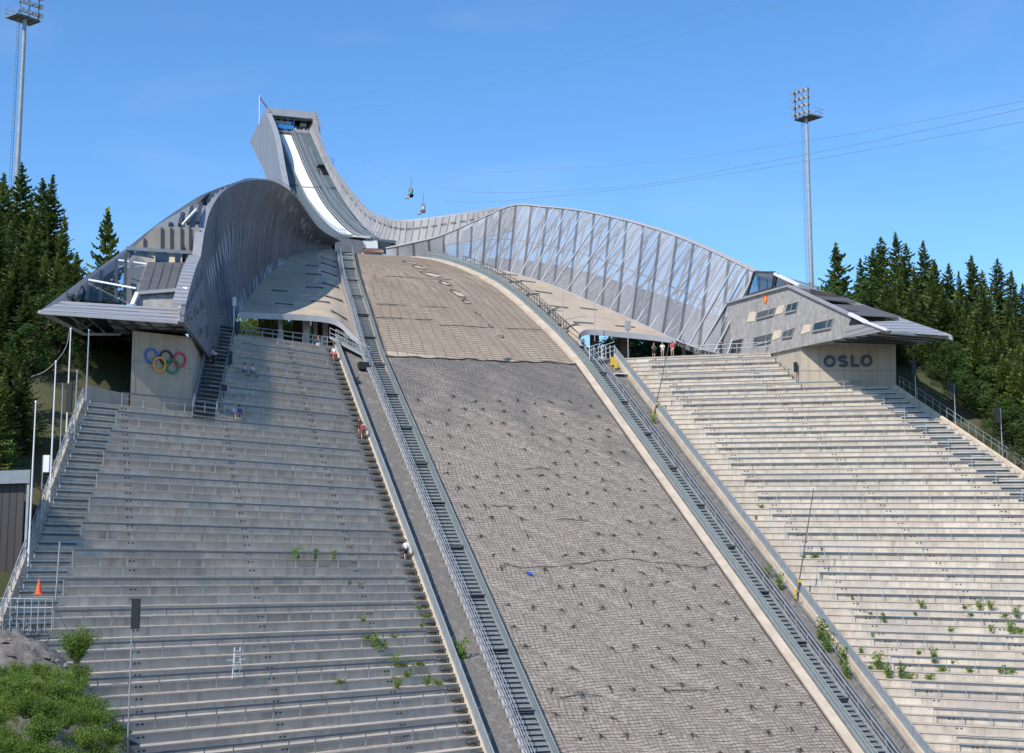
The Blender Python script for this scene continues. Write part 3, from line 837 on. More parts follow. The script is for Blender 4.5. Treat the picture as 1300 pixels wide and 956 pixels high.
# opaque back layer just behind, so that the mesh reads dark
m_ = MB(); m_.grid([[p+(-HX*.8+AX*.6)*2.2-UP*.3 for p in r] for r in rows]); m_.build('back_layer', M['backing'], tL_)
rim = MB(); offv = (-HX*.80+AX*.45)
EYE = V((0, 0, OFF))
def side_of(P, wd):
    out = []; f_ = wd if callable(wd) else (lambda i: wd)
    for i, p in enumerate(P):
        tg = (P[min(i+1, len(P)-1)]-P[max(i-1, 0)]).normalized(); out.append(p+tg.cross((p-EYE).normalized()).normalized()*f_(i))
    return out
sg_ = -1 if (side_of(TB, 1)[2]-TB[2]).dot(HX) > 0 else 1
RMO = side_of(TB, lambda i: sg_*(.85-.7*min(1, max(0, (i-8)/14))))
rim.shell([[p-HX*.0 for p in TB], RMO], AX*.5, 0, True); rim.build('rim', M['palegrey'], tL_)
st_ = MB()
for i in range(2, 58, 2):
    a, b = BB[i], TB[i]; o = (-HX*.8+AX*.6)*1.1
    st_.beam(a+o, b+o*.7, .2, .16); 
    if i < 56: st_.beam(a+o, TB[i+2]+o*.7, .1, .1); st_.beam(lerp(a, b, .5)+o, lerp(BB[i+2], TB[i+2], .5)+o, .1, .1)
st_.build('frame_struts', M['galv'], tL_)
rl = MB(); q = [p+UP*.5 for p in TB[40:]]
rl.tube(q, .045, 6)
for p in TB[40:]: rl.tube([p, p+UP*.5], .03, 5)
rl.build('top_rail', M['galv'], tL_)
# roof ridge of the outer skin, from the crown of the wall down to the tip of the pavilion
ROOF = [ons(345, 228.5, 51), ons(318, 226, 44), ons(300, 231, 40), ons(259, 246, 36), ons(229, 264, 33.5), ons(199, 285, 30.5), ons(163, 313, 25), ons(135, 333, 21), ons(112, 349, 17.5), ons(80, 373, 12.5), ons(52, 393.5, 8)]
RP = sampler(ROOF, 50)
m_ = MB(); m_.shell([[p for p in RP], side_of(RP, .95 if (side_of(RP, 1)[25]-RP[25]).z < 0 else -.95)], AX*.7, 0, True)
m_.build('roof_edge', M['palegrey'], tL_)
RPo = RP; RP = RP[:40]
m_ = MB(); m_.grid([[p+AX*1.3-HX*.3-UP*1.0 for p in RP], [p+AX*3.5-HX*2.0-UP*(1.5+5.5*max(0, 1-i/44)) for i, p in enumerate(RP)]])
for i in range(30, 51): pass
m_.f = [f for f in m_.f if True]
o = m_.build('outer_skin', M['back_skin'], tL_)

# ------------------------------------------------------------------ right wind wall
RBOT = [ons(490, 326.5, 88.5), ons(540, 327.5, 85.5), ons(570, 329.5, 82), ons(600, 335, 77), ons(640, 344, 70), ons(668, 352, 66), ons(700, 362, 62), ons(738, 378, 57.5), ons(780, 396, 52), ons(818, 413, 45), ons(857, 431, 38), ons(890, 443, 35), ons(926, 452, 34)]
RTOP = [ons(490, 316, 88.8), ons(528, 308, 85.8), ons(560, 300, 83), ons(600, 283, 78.2), ons(650, 262, 72), ons(690, 263.3, 68), ons(730, 267.3, 63.5), ons(780, 277, 57.5), ons(820, 287.6, 53), ons(860, 301, 48), ons(900, 318, 42.5), ons(930, 332, 39), ons(958, 346, 36)]
tR_ = thing('wind_wall', 'long translucent mesh wind wall with visible truss, right of the landing slope', 'wall', H(55, 41, 28))
n = 90; TT, BT = sampler(RTOP, n), sampler(RBOT, n)
# split the first span so that the lower, solid stretch at the take-off stays plain
m_ = MB(); rows = [[lerp(b, t, k/8) for b, t in zip(BT, TT)] for k in range(9)]
m_.grid(rows); m_.build('mesh_skin', M['mesh_right'], tR_)
outw = (HX*.8+AX*.6)
sk_ = MB()
def Tu(x): i = max(0, min(n-1e-6, x)); j = int(i); return lerp(TT[j], TT[j+1], i-j)
def Bu(x): i = max(0, min(n-1e-6, x)); j = int(i); return lerp(BT[j], BT[j+1], i-j)
x = 22.
i = 0
while x < n-1:
    sk_.tube([Bu(x), Tu(x+4.6)], .13, 6); x += 3.35
x = 24
while x < n-3:
    sk_.tube([Bu(x)-UP*.2+outw*.12, Tu(x+3.1)+outw*.12], .05, 5); x += 3.35
sk_.build('front_ribs', M['rib'], tR_)
bk = MB()
for k in range(21):
    x = 22+k*3.35; d = outw*2.6
    if x+6 > n: break
    b, t = Bu(x)+d, Tu(x+4.0)+d*.8
    bk.beam(b, t, .22, .20)
    mid = lerp(Bu(x), Tu(x+4.4), .48)
    bk.tube([t, lerp(Bu(x+3.35), Tu(x+7.5), .48)+d*.25], .17, 6); bk.tube([mid+d*.3, Bu(x-3.2)+d*.2], .17, 6); bk.tube([Tu(x+6.4)+d*.2, mid+d*.3], .14, 6); bk.tube([Bu(x+3.35)+d*.2, mid+d*.3], .14, 6)
    bk.tube([mid+d*.3, lerp(Bu(x+3.35), Tu(x+7.75), .48)+d*.3], .12, 6)
    bk.tube([mid+d*.5, mid], .09, 5)
    bk.tube([mid+d*.5, lerp(b, t, .5)], .09, 5)
bk.build('truss', M['palegrey'], tR_)
rm = MB(); rm.tube([p+UP*.1 for p in TT], .16, 8); rm.tube([p for p in BT], .10, 8)
rm.tube([p+outw*1.6+UP*.25 for p in TT[28:]], .16, 8)
for i in range(30, n, 2): rm.beam(TT[i], TT[i]+outw*1.6+UP*.25, .09, .09)
rm.build('edge_tubes', M['rib'], tR_)
# slatted back skin: lower half of the wall behind the truss
m_ = MB(); i0 = 20
rows = [[Bu(i)+outw*3.4-UP*1.0 for i in range(i0, n+1)], [lerp(Bu(i), Tu(i+2), .20+.22*max(0, (i-i0)/(n-i0)))+outw*3.6 for i in range(i0, n+1)]]
m_.grid(rows); m_.build('back_skin', M['ribbed'], tR_)
# solid sheets at the slope end of the wall
m_ = MB()
for a, b in ((17.2, 19.2), (20.4, 21.6), (23.2, 24.0)):
    m_.poly([Bu(a)-outw*.05, Bu(b)-outw*.05, Tu(b+3.6)-outw*.05, Tu(a+3.6)-outw*.05])
m_.build('bright_sheet', M['brightsheet'], tR_)
m_ = MB(); k0 = 14
m_.grid([[lerp(Bu(i*.5), Tu(i*.5), f)+outw*.12 for i in range(0, 31)] for f in (0, .5, 1)]); m_.build('plain_sheet', M['louvre'], tR_)
# ------------------------------------------------------------------ inrun and tower
tw = thing('ski_jump_tower', 'slender leaning grey inrun tower with a white track and a start house at its top', 'tower', H(150, 15.7, 22))
IS = [88, 92, 95, 100, 108, 118, 130, 140, 150, 160, 170, 176]
IZ = [46.4, 47.2, 47.9, 49.2, 52.0, 56.1, 61.6, 67.1, 73.0, 79.5, 86.0, 90.0]
ISm = [88+88*i/60 for i in range(61)]
def iz(s):
    for i in range(len(IS)-1):
        if s <= IS[i+1] or i == len(IS)-2:
            p0 = IZ[max(i-1, 0)]; p1 = IZ[i]; p2 = IZ[i+1]; p3 = IZ[min(i+2, len(IZ)-1)]
            x0 = IS[max(i-1, 0)]; x1 = IS[i]; x2 = IS[i+1]; x3 = IS[min(i+2, len(IZ)-1)]
            m1 = (p2-p0)/(x2-x0); m2 = (p3-p1)/(x3-x1); d = x2-x1; t = (s-x1)/d
            return (2*t**3-3*t**2+1)*p1+(t**3-2*t**2+t)*d*m1+(-2*t**3+3*t**2)*p2+(t**3-t**2)*d*m2
WL_, WR_ = 11.4, 20.2
def sheet(mb, w0, w1, dz, s0=88, s1=176, th=.12, mi=0):
    S = [s for s in ISm if s0 <= s <= s1]
    mb.shell([[H(s, w0, iz(s)+dz) for s in S], [H(s, w1, iz(s)+dz) for s in S]], -UP*th, mi)
m_ = MB(); sheet(m_, 9.9, WR_, -.10, 91, 141, .4); sheet(m_, 10.6, WR_, -.10, 139, 176, .4); m_.build('inrun_floor', M['inrun_green'], tw)
m_ = MB(); sheet(m_, 12.75, 15.05, .10, 88, 170, .14); m_.build('white_track', M['track_white'], tw)
m_ = MB()
for dz, w_ in ((.30, 12.45), (.30, 15.35), (.25, 15.9)): m_.tube([H(s, w_, iz(s)+dz) for s in ISm if s < 171], .08, 6)
for w_ in (15.35, 12.45):
    for s in ISm[1:56]: m_.box(H(s, w_, iz(s)+.22), HX*.09, AX*.28, UP*.12)
m_.build('track_curbs', M['palegrey'], tw)
hr = MB()
for w_ in (12.1, 16.6, 17.6):
    S = [s for s in ISm if 92 < s < (168 if w_ < 17 else 160)]
    hr.tube([H(s, w_, iz(s)+1.05) for s in S], .05, 6); hr.tube([H(s, w_, iz(s)+.55) for s in S], .03, 6)
    for s in S: hr.tube([H(s, w_, iz(s)), H(s, w_, iz(s)+1.05)], .035, 5)
hr.build('inrun_rail', M['galv'], tw)
m_ = MB()
rows = []; s = 96.
while s < 168:
    for ds_, dz in ((0, .02), (0, .02+iz(s+.6)-iz(s)), (.6, .02+iz(s+.6)-iz(s))): rows.append([H(s+ds_, 16.75, iz(s)+dz), H(s+ds_, 17.45, iz(s)+dz)])
    s += .6
m_.grid(rows, 0, False)
m_.build('inrun_stair', M['galv_dull'], tw)
m_ = MB(); m_.slab([H(138.6, 12.75, iz(138.6)+.13), H(139.0, 12.75, iz(139)+.13), H(139.0, 15.05, iz(139)+.13), H(138.6, 15.05, iz(138.6)+.13)], UP*.05); m_.build('start_bar_line', M['galv_dull'], tw)
# coach platform hanging over the green
cp = MB(); s = 148.; c = H(s, 18.7, iz(s)+1.6)
cp.box(c, HX*1.5, AX*1.2, UP*.12); cp.box(c-UP*.9, HX*1.3, AX*.2, UP*.75)
cp.build('platform', M['darksteel'], tw)
cr_ = MB()
for dx in (-1.5, 0, 1.5):
    for dy in (-1.2, 1.2): cr_.tube([c+HX*dx+AX*dy, c+HX*dx+AX*dy+UP*1.3], .04, 5)
for dz in (.65, 1.3): cr_.tube([c+HX*x+AX*y+UP*dz for x, y in ((-1.5, -1.2), (1.5, -1.2), (1.5, 1.2), (-1.5, 1.2), (-1.5, -1.2))], .04, 5)
cr_.build('platform_rail', M['galv_dull'], tw)
# side walls: top rises above the track, bottom hangs below it
s0 = 171.
TLo, TRo = ons(333.5, 137.5, s0), ons(394, 143, s0)
zt = (TLo.z+TRo.z)/2-OFF
def dL(s): return interp(s, [96, 120, 140, 170, 180], [6, 8, 9.2, 9.5, 9.8])
LT_ = sampler([ons(343.5, 142, 171), ons(354.9, 173, 154), ons(363, 216, 138.5), ons(371, 252, 122), ons(384, 276, 109), ons(398, 292, 100)], 40)
LB_ = [V((q.x, q.y, OFF+iz(hill(q)[0])-dL(hill(q)[0]))) for q in LT_]
m_ = MB(); m_.shell([LT_, LB_], -HX*.9, 0, True)
m_.build('left_side_wall', M['tower_side'], tw)
m_ = MB(); m_.shell([[q+HX*.05+UP*.05 for q in LT_], [q-HX*1.0+UP*.05 for q in LT_]], -UP*.3, 0, True); m_.build('left_coping', M['palegrey'], tw)
SL = [s for s in ISm if s >= 97]
RW_T = [ons(394.5, 142, 176), ons(400.5, 160, 166), ons(410, 190, 151.5), ons(421, 211, 140), ons(435, 230.6, 128.5), ons(450, 250, 118), ons(465, 266, 108.5), ons(480, 273.5, 102), ons(497, 278.2, 97), ons(515, 279.3, 94), ons(540, 277.2, 92), ons(570, 273.3, 89.5), ons(600, 268.5, 86), ons(628, 263.8, 81), ons(652, 262.3, 76)]
RW_B = [ons(391, 161, 176), ons(395, 172, 166), ons(408, 201, 151), ons(419, 224, 139), ons(433, 249, 127), ons(447, 270, 116), ons(462, 287.5, 106), ons(476, 299, 100), ons(492, 309, 96), ons(512, 318, 93.3), ons(540, 317, 90.5), ons(570, 310, 87.5), ons(600, 305, 84), ons(628, 298, 79.5), ons(652, 292, 75)]
nT = 70; a_, b_ = sampler(RW_T, nT), sampler(RW_B, nT)
m_ = MB(); rows = [[lerp(p, q, k/4)+HX*.25*math.sin(k/4*math.pi) for p, q in zip(b_, a_)] for k in range(5)]
m_.shell(rows, HX*.45+AX*.25, 0, True); m_.build('right_side_wall', M['ribbed'], tw)
m_ = MB(); m_.shell([[p-HX*.05+UP*.05 for p in a_], [p+HX*.55+AX*.3+UP*.08 for p in a_]], -UP*.35, 0, True); m_.build('right_coping', M['palegrey'], tw)
for i in range(20, 66, 2):       # row of dark light boxes under the coping
    m_ = MB(); p = lerp(a_[i], b_[i], .28); m_.box(p-HX*.12, (a_[i+1]-a_[i]).normalized()*.5, HX*.06, UP*.05); m_.build('wall_lamp', M['darksteel'], tw)
# underside and rear of the shaft
m_ = MB()
m_.grid([[q-HX*.9 for q in LB_], [q+HX*(21-hill(q)[1]) for q in LB_]]); m_.grid([[H(s0-1, 10.1, iz(s0)-9.9), H(s0-1, 21, iz(s0)-9.9)], [H(s0+26, 10.1, zt-.1), H(s0+26, 21, zt-.1)]]); m_.build('underside', M['tower_side'], tw)
m_ = MB()
m_.box(H(112, 15.8, 34), HX*3.4, AX*6, UP*15); m_.box(H(150, 15.8, 42), HX*2.6, AX*3.5, UP*23)
m_.build('pylons', M['tower_side'], tw)
# start house: portal frame, roof, back and interior
def fr(px, py, s): return ons(px, py, s)
s0 = 171.
TLo, TRo = fr(333.5, 137.5, s0), fr(394, 143, s0)
zt = (TLo.z+TRo.z)/2-OFF
m_ = MB()
m_.box(H(s0+1.2, 15.6, zt-.55), HX*5.4, AX*1.3, UP*.75); m_.build('portal_beam', M['palegrey'], tw)
m_ = MB()
m_.slab([H(s0, 10.2, zt+.1), H(s0, 21.0, zt+.1), H(s0+26, 21.0, zt+.1), H(s0+26, 10.2, zt+.1)], -UP*.4); m_.build('roof', M['tower_side'], tw)
m_ = MB(); 
m_.slab([H(s0-2.5, 10.1, iz(s0-2.5)+3.6), H(s0, 10.1, zt+.08), H(s0+26, 10.1, zt+.08), H(s0, 10.1, iz(s0)-9.4), H(s0-6, 10.1, iz(s0-6)-9.4), H(s0-6, 10.1, iz(s0-6)+1.5)], HX*.7)
m_.slab([H(s0-4, 20.4, iz(s0-4)+3.4), H(s0, 20.4, zt+.1), H(s0+9, 20.4, zt-4), H(s0+9, 20.4, iz(s0)-4), H(s0-4, 20.4, iz(s0-4)-4)], HX*.6)
m_.build('house_side', M['tower_side'], tw)
m_ = MB(); m_.slab([H(s0+6, 11.4, iz(170)-4), H(s0+6, 20.4, iz(170)-4), H(s0+6, 20.4, zt), H(s0+6, 11.4, zt)], AX*.3); m_.build('back_wall', M['darksteel'], tw)
m_ = MB(); m_.slab([H(168.5, 12.2, iz(168.5)-.2), H(168.5, 15.6, iz(168.5)-.2), H(168.5, 15.6, iz(168.5)+.5), H(168.5, 12.2, iz(168.5)+.5)], AX*3); m_.build('start_gate', M['brownwood'], tw)
m_ = MB(); z_ = iz(170)+1.2
m_.box(H(170.3, 13.9, z_+.15), HX*2.0, AX*.06, UP*.42); m_.build('blue_board', mat('blue_board', (.02, .24, .62), .5), tw)
m_ = MB(); m_.box(H(171.6, 18.2, z_-.3), HX*2.2, AX*.1, UP*.5); m_.box(H(172.5, 16., z_-.75), HX*4.4, AX*2.0, UP*.1); m_.build('viewing_parapet', M['palegrey'], tw)
m_ = MB(); m_.box(H(174.5, 14.2, z_+2.3), HX*1.9, AX*.1, UP*.40); m_.box(H(174.5, 18.6, z_+2.2), HX*.7, AX*.1, UP*.4); m_.build('interior_panel', M['white'], tw)
m_ = MB()
for dx in (-2.0, -.7, .7, 2.0): m_.box(H(170.25, 13.9+dx, z_+.9), HX*.05, AX*.05, UP*1.1)
m_.box(H(170.25, 13.9, z_+1.15), HX*2.0, AX*.04, UP*.05)
m_.build('gate_frame', mat('blue_frame', (.03, .16, .42), .5), tw)
m_ = MB(); m_.box(H(163.0, 20.05, iz(163)+1.), HX*.1, AX*.5, UP*.5)
# red and white marker on the right wall
m_ = MB(); p = lerp(lerp(a_[27], b_[27], .8), b_[27], .3); m_.box(onw(431.5, 243, 19.9), HX*.06, AX*.35, UP*1.1); m_.build('marker_board', mat('pink_marker', (.75, .38, .34), .6), tw)
# take-off: mesh face, white block and judges' hut beside the lip
m_ = MB(); m_.slab([ons(426, 320, 87.9), ons(461, 332, 87.9), ons(461, 306, 87.9), ons(449, 304, 87.9), ons(426, 302.5, 87.9)], AX*.4); m_.build('takeoff_face', M['takeoff'], tw)
m_ = MB(); m_.slab([ons(478, 321, 89.5), ons(497, 323, 89.5), ons(497, 308, 89.5), ons(478, 305, 89.5)], AX*.4); m_.build('takeoff_side', M['darksteel'], tw)
m_ = MB(); m_.slab([ons(460, 315, 88.3), ons(480, 315.5, 88.3), ons(479, 305.5, 88.3), ons(460, 305.5, 88.3)], AX*1.5); m_.build('white_block', M['white'], tw)
hut = thing('takeoff_hut', 'small white hut with a brown roof beside the take-off, at the top of the slope', 'hut', H(88, 15.5, 43))
m_ = MB(); m_.slab([ons(460.5, 331, 87.6), ons(487, 331, 87.6), ons(487, 318.5, 87.6), ons(460.5, 318.5, 87.6)], AX*1.2); m_.build('wall', M['white'], hut)
m_ = MB(); m_.slab([ons(459.5, 318.8, 87.3), ons(488, 320.5, 87.3), ons(486, 316, 88.5), ons(461, 314.5, 88.5)], -UP*.15); m_.build('roof', mat('red_brown_roof', (.16, .07, .05), .7), hut)
m_ = MB(); m_.slab([ons(463, 324.5, 87.5), ons(484, 325.5, 87.5), ons(484, 322.5, 87.5), ons(463, 321.5, 87.5)], AX*.04); m_.build('window', M['winglass'], hut)
m_ = MB(); m_.slab([ons(466, 329, 87.5), ons(486, 330, 87.5), ons(486, 328, 87.5), ons(466, 327, 87.5)], AX*.04); m_.build('blue_strip', mat('blue_strip', (.03, .15, .6), .5), hut)
# flag on the roof
fl = thing('flagpole', 'white flagpole with a drooping red flag on the tower roof', 'flagpole', H(177, 10.6, zt-2))
fb = fr(329.5, 146, 177); ft = fr(329.5, 121, 177)
m_ = MB(); m_.tube([fb-UP*2, ft], .10, 6); m_.build('pole', M['white'], fl)
m_ = MB(); rows = []
for i in range(7):
    rows.append([ft+HX*(.15+.55*i*.55)-UP*(.25+i*.42)-UP*(j*.28)+AX*.12*math.sin(i+j) for j in range(3)])
m_.grid(rows); m_.build('flag', mat('red_blue_flag', (.45, .03, .05), .7, var=(.05, .06, .25), scale=1.2), fl)
# ------------------------------------------------------------------ right pavilion (OSLO)
pr_ = thing('judges_pavilion', 'grey wedge shaped pavilion with slanted windows above the OSLO lettering', 'building', H(15, 50, 22))
WF = 49.0
pts = [(924, 458), (923, 385), (1002, 363), (1080, 399.5), (1098, 409.5), (1126.5, 419), (1098, 425.3), (1069, 429.8), (1040, 435.3), (975, 449.5)]
m_ = MB(); m_.slab([onw(x, y, WF) for x, y in pts], HX*.35); m_.build('facade', M['facade_grey'], pr_)
Q = lambda x, y: (900+x/7.97, 340+y/7.97)
def wquad(px, d, th=.06):
    b = MB(); b.slab([onw(*Q(x, y), WF-d) for x, y in px], HX*th); return b
def window(px, mull, parent=pr_):
    f = MB(); P = [onw(*Q(x, y), WF-.05) for x, y in px]
    for a, c in zip(P, P[1:]+P[:1]): f.beam(a, c, .08, .08, HX)
    for t in mull: f.beam(lerp(P[0], P[1], t), lerp(P[3], P[2], t), .12, .12, HX)
    f.beam(P[3]-UP*.1-HX*.06, P[2]-UP*.1-HX*.06, .18, .06)
    o = f.build('window', M['palegrey'], parent)
    g = MB(); g.slab(P, HX*.04); g.build('pane', M['winglass'], o)
window([(495, 450), (675, 402), (655, 470), (480, 516)], [.68])
window([(795, 372), (905, 340), (885, 425), (770, 452)], [.5])
window([(455, 705), (645, 660), (625, 735), (448, 783)], [.72])
window([(755, 645), (870, 605), (840, 690), (740, 705)], [.55])
window([(1070, 560), (1260, 512), (1235, 603), (1045, 640)], [.75])
for px in ([(416, 450), (478, 443), (462, 538), (378, 552)], [(695, 392), (765, 372), (745, 455), (665, 475)], [(655, 642), (735, 628), (720, 705), (635, 735)], [(960, 580), (1035, 572), (1020, 645), (925, 675)]):
    wquad(px, .06).build('shutter', M['cream'], pr_)
b = wquad([(240, 737), (350, 712), (318, 865), (190, 865)], .03); b.build('door', M['darksteel'], pr_)
b = MB()
for a, c in (((240, 737), (350, 712)), ((350, 712), (318, 865)), ((240, 737), (190, 865))): b.beam(onw(*Q(*a), WF-.06), onw(*Q(*c), WF-.06), .12, .12, HX)
b.build('door_frame', M['palegrey'], pr_)
# small coat-of-arms shield
def shield(k, d, m):
    cx_, cy_ = 568, 322; P = [(548, 290), (568, 284), (588, 287), (587, 330), (569, 371), (550, 336)]
    b = MB(); b.slab([onw(*Q(cx_+(x-cx_)*k, cy_+(y-cy_)*k), WF-d) for x, y in P], HX*.05); return b
sh = shield(1.0, .06, 0).build('shield', mat('shield_red', (.72, .10, .03), .5), pr_)
b = MB(); b.slab([onw(*Q(x, y), WF-.12) for x, y in ((562, 296), (577, 294), (576, 330), (569, 352), (562, 332))], HX*.05); b.build('shield_figure', mat('shield_gold', (.80, .50, .06), .5), sh)
# coping along the sloping tops
b = MB(); T = [onw(x, y, WF) for x, y in ((923, 385), (1002, 363), (1080, 399.5))]
b.beam(T[0]-HX*.05, T[1]-HX*.05, .5, .22); b.beam(T[1]-HX*.04+UP*.02, T[2]-HX*.04+UP*.02, .5, .24); b.build('coping', M['palegrey'], pr_)
b = MB(); b.beam(onw(1079, 398.5, WF-.1), onw(1100, 409, WF-.1), .4, .3, UP); b.beam(onw(1100, 409, WF-.1), onw(1127, 419.3, WF-.1), .35, .18, UP); b.build('white_strut', M['white'], pr_)
b = MB(); b.slab([onw(x, y, WF-.04) for x, y in ((1077.5, 413), (1081, 402), (1096.5, 411))], HX*.03); b.build('dark_opening', M['black'], pr_)
# slatted lower parapet at the nose
b = MB(); b.slab([onw(x, y, WF-.05) for x, y in ((1073.5, 417), (1098, 411), (1126.5, 419.2), (1098, 425), (1069.5, 429.6))], HX*.03); b.build('nose_cladding', M['louvre'], pr_)
# outer roof edge
RE = [TT[-1]+UP*.1, ons(982, 351, 31), ons(1010, 358.5, 26), ons(1055, 372.5, 18.5), ons(1100, 388, 12), ons(1150, 405.5, 5), ons(1207, 424.8, -2)]
RE = sampler(RE, 30)
b = MB(); b.shell([[p for p in RE], [p+HX*.25+AX*.2-UP*.5 for p in RE]], HX*.4+AX*.3, 0, True); b.build('roof_edge', M['white'], pr_)
b = MB(); b.tube([p-UP*.0+HX*.9+AX*1.0+UP*.35 for p in RE[:14]], .12, 6)
b.build('rear_ridge_tube', M['galv_dull'], pr_)
b = MB(); b.grid([[p+HX*.5+AX*.4-UP*.45 for p in RE], [p+HX*1.0+AX*1.0-UP*(.6+3.4*max(0, 1-i/22)) for i, p in enumerate(RE)]]); b.build('outer_skin', M['back_skin'], pr_)
# roof panels (two sloping dark louvres) and the floors in between
def rq(P, m, name, th=-UP*.15):
    b = MB(); b.slab(P, th); b.build(name, m, pr_)
M['hatch'] = mat('dark_seamed_sheet', (.15, .145, .14), .6, .3, var=(.12, .118, .115), scale=.8)
rq([onw(1006, 364.5, WF+.5), onw(1040, 378.5, WF+.5), ons(1086, 383.5, 13.8), ons(1047, 370, 19.5)], M['hatch'], 'roof_panel')
rq([onw(1052, 386, WF+.5), onw(1079, 398.5, WF+.5), ons(1143, 401.5, 6.2), ons(1098, 387.5, 12.3)], M['hatch'], 'roof_panel')
b = MB(); b.slab([H(33, WF+.4, 25.3), H(-.5, WF+.4, 20.9), H(-.5, 53.8, 20.7), H(33, 54, 25.3)], -UP*.25); b.build('gallery_floor', M['galv_dull'], pr_)
b = MB(); b.slab([H(16, WF+.5, 22), H(16, 54.5, 22), H(16, 54.5, 27.2), H(16, WF+.5, 28)], AX*.2)
b.build('inner_wall', M['brownwood'], pr_); b = MB(); b.slab([H(9, WF+.5, 22), H(9, 54.2, 22), H(9, 54.2, 24.2), H(9, WF+.5, 24.6)], AX*.2); b.build('inner_wall', M['brownwood'], pr_)
b = MB(); b.slab([H(9-.05, WF+1.5, 23.0), H(9-.05, 52, 23.0), H(9-.05, 52, 24.0), H(9-.05, WF+1.5, 24.0)], -AX*.05); b.build('inner_window', M['winglass'], pr_)
# canopy of four louvre boards at the nose
CT = (onw(1100, 408.5, WF+.1), ons(1150, 406.5, 4.5)); CB = (onw(1126.5, 419.5, WF+.05), ons(1206, 425, -1.8))
for k in range(4):
    a0, a1 = k/4+.02, (k+1)/4-.02
    b = MB(); b.slab([lerp(CT[0], CB[0], a0), lerp(CT[1], CB[1], a0), lerp(CT[1], CB[1], a1), lerp(CT[0], CB[0], a1)], -UP*.14); b.build('canopy_board', M['louvre'], pr_)
b = MB(); Lw = [onw(1126.5, 419.6, WF), onw(1098, 425.5, WF), onw(1040, 435.5, WF), onw(1000, 444, WF)]
Ot = [ons(1206, 425.4, -1.8)-UP*.2, ons(1175, 431, 3)-UP*.2, ons(1150, 437, 9), ons(1142, 434, 17)]
b.grid([Lw, [p+UP*-.05 for p in Ot]]); b.build('soffit', M['galv_dull'], pr_)
b = MB()
for t in (.15, .3, .45, .62, .8): b.beam(lerp(Lw[0], Lw[2], t)-UP*.12, lerp(Ot[0], Ot[2], t)-UP*.12, .14, .22)
b.build('soffit_beams', M['darksteel'], pr_)
# upper glazing between the wind wall and the facade
def gq(P, name='glazing'):
    b = MB(); b.slab(P, HX*.05); f = b.build(name, M['glass'], pr_)
    b = MB()
    for a, c in zip(P, P[1:]+P[:1]): b.beam(a, c, .22, .22, HX)
    b.build('frame', M['darksteel'], f)
gq([onw(*Q(385, 282), WF+.2), onw(*Q(458, 45), WF+.2), onw(*Q(665, 45), WF+.2), onw(*Q(640, 205), WF+.2)])
gq([onw(*Q(660, 200), WF+.2), onw(*Q(690, 62), WF+.2), onw(*Q(850, 160), WF+.2), onw(*Q(800, 188), WF+.2)])
b = MB(); b.beam(onw(*Q(665, 60), WF+.1), onw(*Q(915, 175), WF+.1), .3, .3); b.build('white_strut', M['white'], pr_)
# plinth with the OSLO letters
P0 = H(18.2, 49.3, 0); pn = (-AX*.791-HX*.612).normalized()
pp = lambda x, y: hitp(x, y, P0, pn)
b = MB(); F = [pp(1017, 490), pp(1017, 436.5), pp(1137, 427), pp(1137, 500)]
F[0].z = OFF+15; F[3].z = OFF+13
b.slab(F, AX*14); pl = b.build('plinth', M['plinth'], pr_)
b = MB(); b.slab([pp(1017, 470.2)+pn*.01, pp(1137, 470.2)+pn*.01, pp(1137, 470.9)+pn*.01, pp(1017, 470.9)+pn*.01], pn*.02)
for x in (1040, 1072, 1104, 1130): b.slab([pp(x, 486), pp(x+.5, 486), pp(x+.5, 440), pp(x, 440)], pn*.02)
b.build('formwork_joint', M['plinth_joint'] if 'plinth_joint' in M else mat('joint', (.27, .235, .19), .9), pl)
blue = mat('dark_blue_letter', (.035, .055, .10), .5)
def stroke(mb, pts, wd, closed=False):
    n = len(pts); L_, R_ = [], []
    for i in range(n):
        a = pts[(i-1) % n] if closed or i > 0 else pts[i]; c = pts[(i+1) % n] if closed or i < n-1 else pts[i]
        dx, dy = c[0]-a[0], c[1]-a[1]; l = math.hypot(dx, dy); nx, ny = -dy/l*wd/2, dx/l*wd/2
        L_.append((pts[i][0]+nx, pts[i][1]+ny)); R_.append((pts[i][0]-nx, pts[i][1]-ny))
    f = lambda q, d: pp(q[0], q[1])+pn*d
    rng = range(n if closed else n-1)
    for i in rng:
        j = (i+1) % n
        q = [f(L_[i], .05), f(L_[j], .05), f(R_[j], .05), f(R_[i], .05)]
        mb.slab(q, pn*.14)
def letter(ch, x0, x1, y0, y1):
    b = MB(); wd = 3.3; cx_, cy_ = (x0+x1)/2, (y0+y1)/2; rx, ry = (x1-x0)/2-wd/2, (y1-y0)/2-wd/2
    if ch == 'O': stroke(b, [(cx_+rx*math.cos(2*math.pi*i/28), cy_+ry*math.sin(2*math.pi*i/28)) for i in range(28)], wd, True)
    elif ch == 'L': stroke(b, [(x0+wd/2, y0), (x0+wd/2, y1)], wd); stroke(b, [(x0+wd, y1-wd/2), (x1, y1-wd/2)], wd)
    else:
        r1 = ry/2; P = []
        for i in range(13): a = R(-25-i*(245-0)/12.); P.append((cx_+rx*math.cos(a), cy_-r1+r1*math.sin(a)))
        P = [(cx_+rx*.92*math.cos(R(a)), cy_-r1-r1*math.sin(R(a))) for a in range(25, 271, 20)]
        P += [(cx_+rx*math.cos(R(a)), cy_+r1-r1*math.sin(R(a))) for a in range(70, -151, -20)]
        stroke(b, P, wd)
    b.build('letter', blue, pl)
letter('O', 1045.5, 1060.5, 451.5, 466.5); letter('S', 1063.5, 1076.5, 451.2, 466.3); letter('L', 1080, 1090, 451.5, 466); letter('O', 1092.5, 1107.5, 450.5, 465.8)

